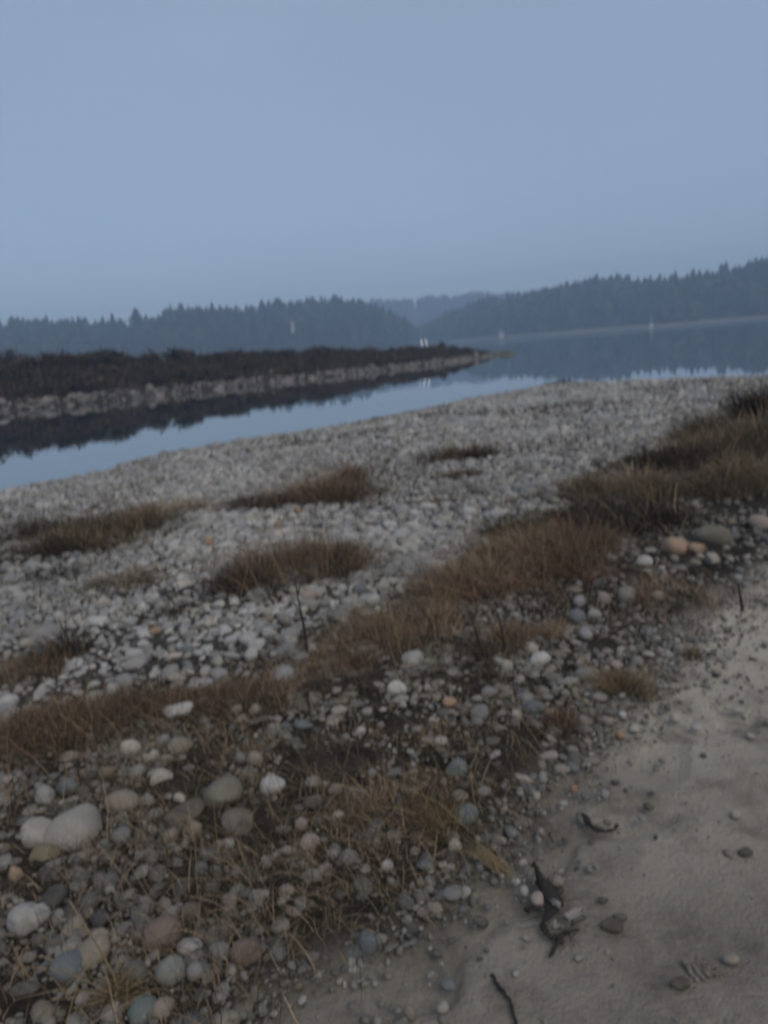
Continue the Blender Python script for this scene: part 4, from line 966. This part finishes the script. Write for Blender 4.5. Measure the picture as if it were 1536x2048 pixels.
def litter():
    """thin dead grass, straw and stalks lying over the verge and the edge of the cobbles"""
    parts = []
    for n, r0_, r1_, hh, wd in ((120000, 1.2, 5.5, .07, .0024), (45000, 5.5, 18, .16, .0055)):
        th = RNG.uniform(-.75, .75, n); rr = np.sqrt(RNG.uniform(r0_ ** 2, r1_ ** 2, n)); X, Y = rr * np.sin(th), rr * np.cos(th); p, v = zones(X, Y)
        dn = np.clip(.40 + 1.5 * fbm(X * 1.1, Y * 1.1, 95, 3), .03, 1); m = (RNG.random(n) < v * dn) & clear(X, Y, np.full(n, .004)); X, Y = X[m], Y[m]; k = len(X)
        B = np.stack([X, Y, ground_z(X, Y)], 1); pal = np.array(TONE['brown'] * 2 + TONE['tan'] * 2 + TONE['dark'] * 2 + [(.11, .10, .065)] * 2)
        c = pal[RNG.integers(0, len(pal), k)] * RNG.uniform(.7, 1.25, (k, 1))
        parts.append(blades(B, hh * RNG.uniform(.4, 1.6, k), RNG.normal(0, .85, (k, 2)) + [-.35, .25], wd * RNG.uniform(.6, 1.4, k), c, .42))
    n = 60000; th = RNG.uniform(-.6, .6, n); rr = np.sqrt(RNG.uniform(3.5 ** 2, 26 ** 2, n)); X, Y = rr * np.sin(th), rr * np.cos(th); p, v = zones(X, Y); s_ = poly_sd(X, Y, SHORE)
    m = (RNG.random(n) < sstep(.10, .34, fbm(X * .55, Y * .55, 61, 4))) & (p + v < .3) & (s_ > 1.2); X, Y = X[m], Y[m]; k = len(X); pal = np.array(TONE['dark'] * 2 + TONE['brown'])
    parts.append(blades(np.stack([X, Y, ground_z(X, Y)], 1), RNG.uniform(.05, .16, k), RNG.normal(0, .7, (k, 2)), .0012 * np.hypot(X, Y) * RNG.uniform(.5, 1.1, k), pal[RNG.integers(0, len(pal), k)], .4))
    n = 1100; th = RNG.uniform(-.6, .3, n); rr = np.sqrt(RNG.uniform(1.5, 30, n)); X, Y = rr * np.sin(th), rr * np.cos(th); p, v = zones(X, Y); m = v > .6; X, Y = X[m], Y[m]; k = len(X)
    B = np.stack([X, Y, ground_z(X, Y)], 1); c = np.array(TONE['straw'] + TONE['tan'])[RNG.integers(0, 6, k)]
    parts.append(blades(B, RNG.uniform(.12, .34, k), RNG.normal(0, .8, (k, 2)) + [-.5, .1], np.full(k, .0022), c, .4))
    V, F, C = merge(parts); add_obj('dry_grass', mesh_from('dry_grass', V, F, C, False), M_GRASS, VERGE, kind='stuff')
litter()

def at_depth(px, py, like):
    """point on the pixel's line of sight at the same horizontal distance as another point"""
    d_ = ray(px, py); return CAM + d_ * (np.hypot(like[0], like[1]) / np.hypot(d_[0], d_[1]))
def stalk(foot, tips, r, mat, name, label, cat, extra=(), group=None):
    A = hit(*foot); base = A - [0, 0, .02]; t = empty(name, tuple(A))
    pts = [base - A] + [at_depth(a, b, A + [0, k * .02, 0]) - A for k, (a, b) in enumerate(tips)]
    add_obj('stem', mesh_from('stem', *tube(pts, r, r * .45)), mat, t)
    for ft, tp in extra:
        add_obj('branch', mesh_from('branch', *tube([at_depth(*ft, A) - A, at_depth(*tp, A + [.02, .05, 0]) - A], r * .55, r * .25)), mat, t)
    tag(t, label, cat, group)
stalk((616, 1312), [(608, 1255), (600, 1215), (590, 1160)], .009, M_TWIG, 'weed', 'slender bare dark twig standing up from the fringe before the cobbles', 'twig', [((604, 1235), (578, 1185)), ((596, 1190), (602, 1160))])
stalk((1012, 1308), [(1004, 1265), (995, 1225)], .007, M_TWIG, 'weed', 'thin dark stem standing in the verge, straighter of two', 'stem', [((1004, 1265), (1012, 1240))])
stalk((982, 1345), [(960, 1290), (935, 1215)], .006, M_TWIG, 'weed', 'thin dark stem leaning over the verge stones', 'stem', [((960, 1290), (952, 1255))])
stalk((497, 1182), [(486, 1150), (476, 1125)], .009, M_TWIG, 'weed', 'short dark stem at the shadowy end of the big brown clump', 'stem', [((486, 1150), (492, 1130))])
stalk((533, 1172), [(528, 1140), (522, 1110)], .008, M_TWIG, 'weed', 'short dark stem poking out of the big brown clump', 'stem')
stalk((150, 1310), [(138, 1285), (118, 1240)], .008, M_TWIG, 'weed', 'dark stem leaning over the lower cobbles by the reddish clump', 'stem')
stalk((1486, 1222), [(1482, 1200), (1476, 1165)], .010, M_TWIG, 'stick', 'dark stick stuck in the pale sand at the path edge', 'stick')
stalk((802, 1298), [(792, 1250), (776, 1195)], 0.0025, M_STRAW, 'straw', 'long pale straw rising from the orange-tan bent grass', 'straw')
stalk((300, 1690), [(285, 1665), (245, 1640), (212, 1618)], 0.0020, M_STRAW, 'straw', 'pale bent straw crossing over the cleft boulder', 'straw')
stalk((182, 1615), [(172, 1607), (155, 1595)], 0.0025, M_STRAW, 'straw', 'short pale straw tip on top of the cleft boulder', 'straw')
stalk((545, 1728), [(505, 1702), (470, 1678), (432, 1650)], 0.0016, M_STRAW, 'straw', 'thin straw bent across the dark thatch below the olive rock', 'straw')
stalk((432, 1515), [(410, 1485), (385, 1452)], 0.0016, M_STRAW, 'straw', 'pale straw leaning beside the whitish angular rock', 'straw')
stalk((1302, 1405), [(1290, 1350), (1284, 1300)], 0.0017, M_STRAW, 'straw', 'fine straw upright at the path edge', 'straw')

def straw_tuft():
    A = hit(243, 2000); t = empty('straw_tuft', tuple(A)); tag(t, 'straw tuft with one long pale stalk near the picture bottom', 'grass tuft')
    pts = [np.array([0, 0, -.01])] + [at_depth(a, b, A + [0, .01, 0]) - A for a, b in ((225, 1945), (185, 1875), (138, 1800))]
    add_obj('stalk', mesh_from('stalk', *tube(pts, .0034, .0012)), M_STRAW, t)
    for tip in ((5, 1925), (0, 2000), (180, 1955), (290, 1980), (150, 2040), (215, 1985), (262, 1965)):
        q = at_depth(*tip, A) - A; q = q * .9; add_obj('blade', mesh_from('blade', *tube([np.zeros(3), q * .3 + [0, 0, .022], q * .6 + [.01, 0, .03], q], .0017, .0007, 4)), M_STRAW, t)
    n = 220; B = np.column_stack([RNG.normal(0, .018, n), RNG.normal(0, .018, n), np.zeros(n)]); c = np.array(TONE['straw'] + TONE['green'])[RNG.integers(0, 6, n)]
    V, F, C = blades(B, RNG.uniform(.03, .11, n), RNG.normal(0, .8, (n, 2)), np.full(n, .003), c); add_obj('tussock', mesh_from('tussock', V, F, C, False), M_GRASS, t)
straw_tuft()
def wisp(px, py, label, n, L, seed):
    g = np.random.default_rng(seed); A = hit(px, py); parts = []
    for k in range(n):
        a = np.array([g.normal(0, .012), g.normal(0, .012), .006]); e_ = a + np.array([-.72, .65, 0]) * L * g.uniform(.5, 1) + [g.normal(0, .02), g.normal(0, .02), g.uniform(.01, .05)]
        parts.append(tube([a, (a + e_) / 2 + [0, 0, .012], e_], .0022, .0009, 4))
    V, F, _ = merge(parts); o = add_obj('straw_wisp', mesh_from('straw_wisp', V, F), M_STRAW, None, tuple(A)); tag(o, label, 'straw')
wisp(1012, 1748, 'pale straw wisp lying from the verge onto the sand', 22, .16, 3)
wisp(1245, 1392, 'pale straw wisp in the short brown tuft at the path edge', 14, .22, 4)

# ------------------------------------------------------------------ scraps on the sandy path
def on_path(pts, lift=.006):
    return [np.array(hit(a, b)) + [0, 0, lift] for a, b in pts]
def scrap():
    A = hit(1095, 1790)
    t = empty('bark_scrap', tuple(A)); tag(t, 'dark ragged bark scrap with a curled end lying on the sand', 'bark')
    P = np.array(on_path([(1068, 1735), (1080, 1760), (1095, 1785), (1108, 1808), (1122, 1822)], .012)) - A
    W_ = [.002, .012, .021, .024, .008]; V = []; F = []
    for i, p in enumerate(P):
        d_ = P[min(i + 1, 4)] - P[max(i - 1, 0)]; d_ /= np.linalg.norm(d_); sd = np.cross(d_, [0, 0, 1])
        for k in range(5):
            q = (k - 2) / 2; V.append(p + sd * q * W_[i] * random.uniform(.75, 1.25) + [0, 0, .014 * (1 - q * q) + random.uniform(-.003, .004)])
    for i in range(4):
        for k in range(4): a = i * 5 + k; F += [(a, a + 1, a + 6), (a, a + 6, a + 5)]
    me = mesh_from('strip', V, F); o = add_obj('strip', me, M_BARK, t); md = o.modifiers.new('thick', 'SOLIDIFY'); md.thickness = .006
    loop = np.array(on_path([(1112, 1822), (1092, 1845), (1085, 1862), (1098, 1880), (1120, 1882), (1140, 1872), (1158, 1866)], .012)) - A
    add_obj('curl', mesh_from('curl', *ragged(loop, .009, .004, 1)), M_BARK, t)
    tail = np.array(on_path([(1122, 1880), (1108, 1900), (1098, 1918)], .004)) - A
    add_obj('tail', mesh_from('tail', *ragged(tail, .009, .003, 2)), M_BARK, t)
    side = np.array(on_path([(1050, 1825), (1070, 1818), (1092, 1830)], .006)) - A
    g = np.random.default_rng(9); fib = []
    for q in range(26):
        a = np.array(loop[g.integers(0, len(loop))] if q % 2 else P[g.integers(0, 5)]) + g.normal(0, .010, 3) * [1, 1, .3]; a[2] = max(a[2], .004)
        fib.append(ragged([a, a + g.normal(0, .022, 3) * [1, 1, .25] + [0, 0, .003], a + g.normal(0, .035, 3) * [1, 1, .2]], .0022, .0008, q, 4))
    Vf, Ff, _ = merge(fib); add_obj('fibres', mesh_from('fibres', Vf, Ff), M_BARK, t, kind='stuff')
    add_obj('fragment', mesh_from('fragment', *ragged(side, .009, .003, 3)), M_BARK, t)
scrap()
def pale_scrap(pts, label, wmax, seed):
    g = np.random.default_rng(seed); P = np.array(on_path(pts, .02)); A = P[len(P) // 2]; P = P - A; V = []; F = []; n = len(P)
    for i, p in enumerate(P):
        d_ = P[min(i + 1, n - 1)] - P[max(i - 1, 0)]; d_ /= np.linalg.norm(d_) + 1e-9; sd = np.cross(d_, [0, 0, 1]); w = wmax * math.sin(math.pi * (i + .5) / n)
        for k in range(5):
            q = (k - 2) / 2; V.append(p + sd * q * w + [0, 0, .012 * q * q + g.uniform(-.006, .006)])
    for i in range(n - 1):
        for k in range(4): a = i * 5 + k; F += [(a, a + 1, a + 6), (a, a + 6, a + 5)]
    o = add_obj('pale_leaf', mesh_from('pale_leaf', V, F), M_SHELL, None, tuple(A)); md = o.modifiers.new('thick', 'SOLIDIFY'); md.thickness = .003; tag(o, label, 'dry leaf')
pale_scrap([(1128, 1848), (1138, 1850), (1150, 1846), (1162, 1840), (1170, 1836)], 'pale crumpled scrap beside the curled end of the dark bark', .009, 1)
pale_scrap([(1104, 1866), (1110, 1868), (1116, 1866)], 'small pale scrap inside the curl of the dark bark', .010, 2)
pale_scrap([(1102, 1815), (1110, 1823), (1120, 1828)], 'narrow pale sliver on top of the dark bark scrap', .006, 3)
def strip_arc():
    P = np.array(on_path([(1168, 1632), (1176, 1652), (1194, 1664), (1214, 1668), (1230, 1662), (1236, 1652)], .008)); A = P[2]
    o = add_obj('curved_strip', mesh_from('curved_strip', *ragged(P - A, .010, .004, 5, 7, .3)), M_BARK, None, tuple(A)); tag(o, 'dark curved strip lying like a crescent on the sand', 'bark')  # thin dark ragged strip curved over the sand
strip_arc()
for pts, r, lab in (([(985, 1952), (995, 1972), (1012, 1992), (1022, 2010), (1026, 2030), (1034, 2056)], .0055, 'crooked dark twig lying on the sand at the picture bottom'),
                    ([(1096, 1668), (1102, 1678), (1106, 1686)], .004, 'short dark splinter on the sand by the dark crescent')):
    P = np.array(on_path(pts, .004)); A = P[len(P) // 2]; o = add_obj('twig', mesh_from('twig', *ragged(P - A, r * .8, r * .7, int(pts[0][0]), 6, .22, .9)), M_BARK, None, tuple(A)); tag(o, lab, 'twig')
for px, py, w, lab in ((1133, 1681, 16, 'black pebble on the sand by the dark crescent'), (1206, 1801, 18, 'dark pebble on the sand beyond the pale crumpled scrap'), (1225, 1855, 40, 'low brown clod on the sand past the pale crumpled scrap'), (1492, 1706, 26, 'dark clod at the picture edge of the path'), (1240, 1835, 24, 'dark brown crumb next to the low brown clod'), (1360, 1968, 34, 'dark flat lump standing in for a shaded dent below the tread marks')):  # the last one is a dark lump standing in for a shaded dent
    P = hit(px, py); r = w * np.linalg.norm(P - CAM) / FPX / 2; o = add_obj('clod', rock_mesh('clod', r, r * .7, r * .5, int(px), .5), M_STONE, None, (P[0], P[1], P[2] + r * .1)); o.color = (.07, .06, .05, 1); tag(o, lab, 'clod')
def treads():
    for k in range(5):
        a = (1368 + k * 12, 1918 + k * 3); b = (1398 + k * 12, 1962 - k * 5); P = np.array(on_path([a, ((a[0] + b[0]) / 2, (a[1] + b[1]) / 2), b], -.0062)); A = P[1]
        add_obj('tread_ridge', mesh_from('tread_ridge', *ragged(P - A, .0085, .006, k, 8, .18, 1), np.tile([[1.0, 0, 0]], (98, 1)), True, 'Zone'), M_GROUND, PATH, tuple(A))
treads()

# ------------------------------------------------------------------ haze
def haze():
    m = bpy.data.materials.new('haze'); m.use_nodes = True; n = m.node_tree.nodes; l = m.node_tree.links; n.clear()
    o = n.new('ShaderNodeOutputMaterial'); v = n.new('ShaderNodeVolumePrincipled'); v.inputs['Color'].default_value = (.55, .74, 1.0, 1); v.inputs['Density'].default_value = .00115
    l.new(v.outputs[0], o.inputs['Volume'])
    V, F = box(0, 500, 45, 2600, 1600, 98); b = add_obj('haze', mesh_from('haze', V, F, None, False), m, kind='stuff')
haze()
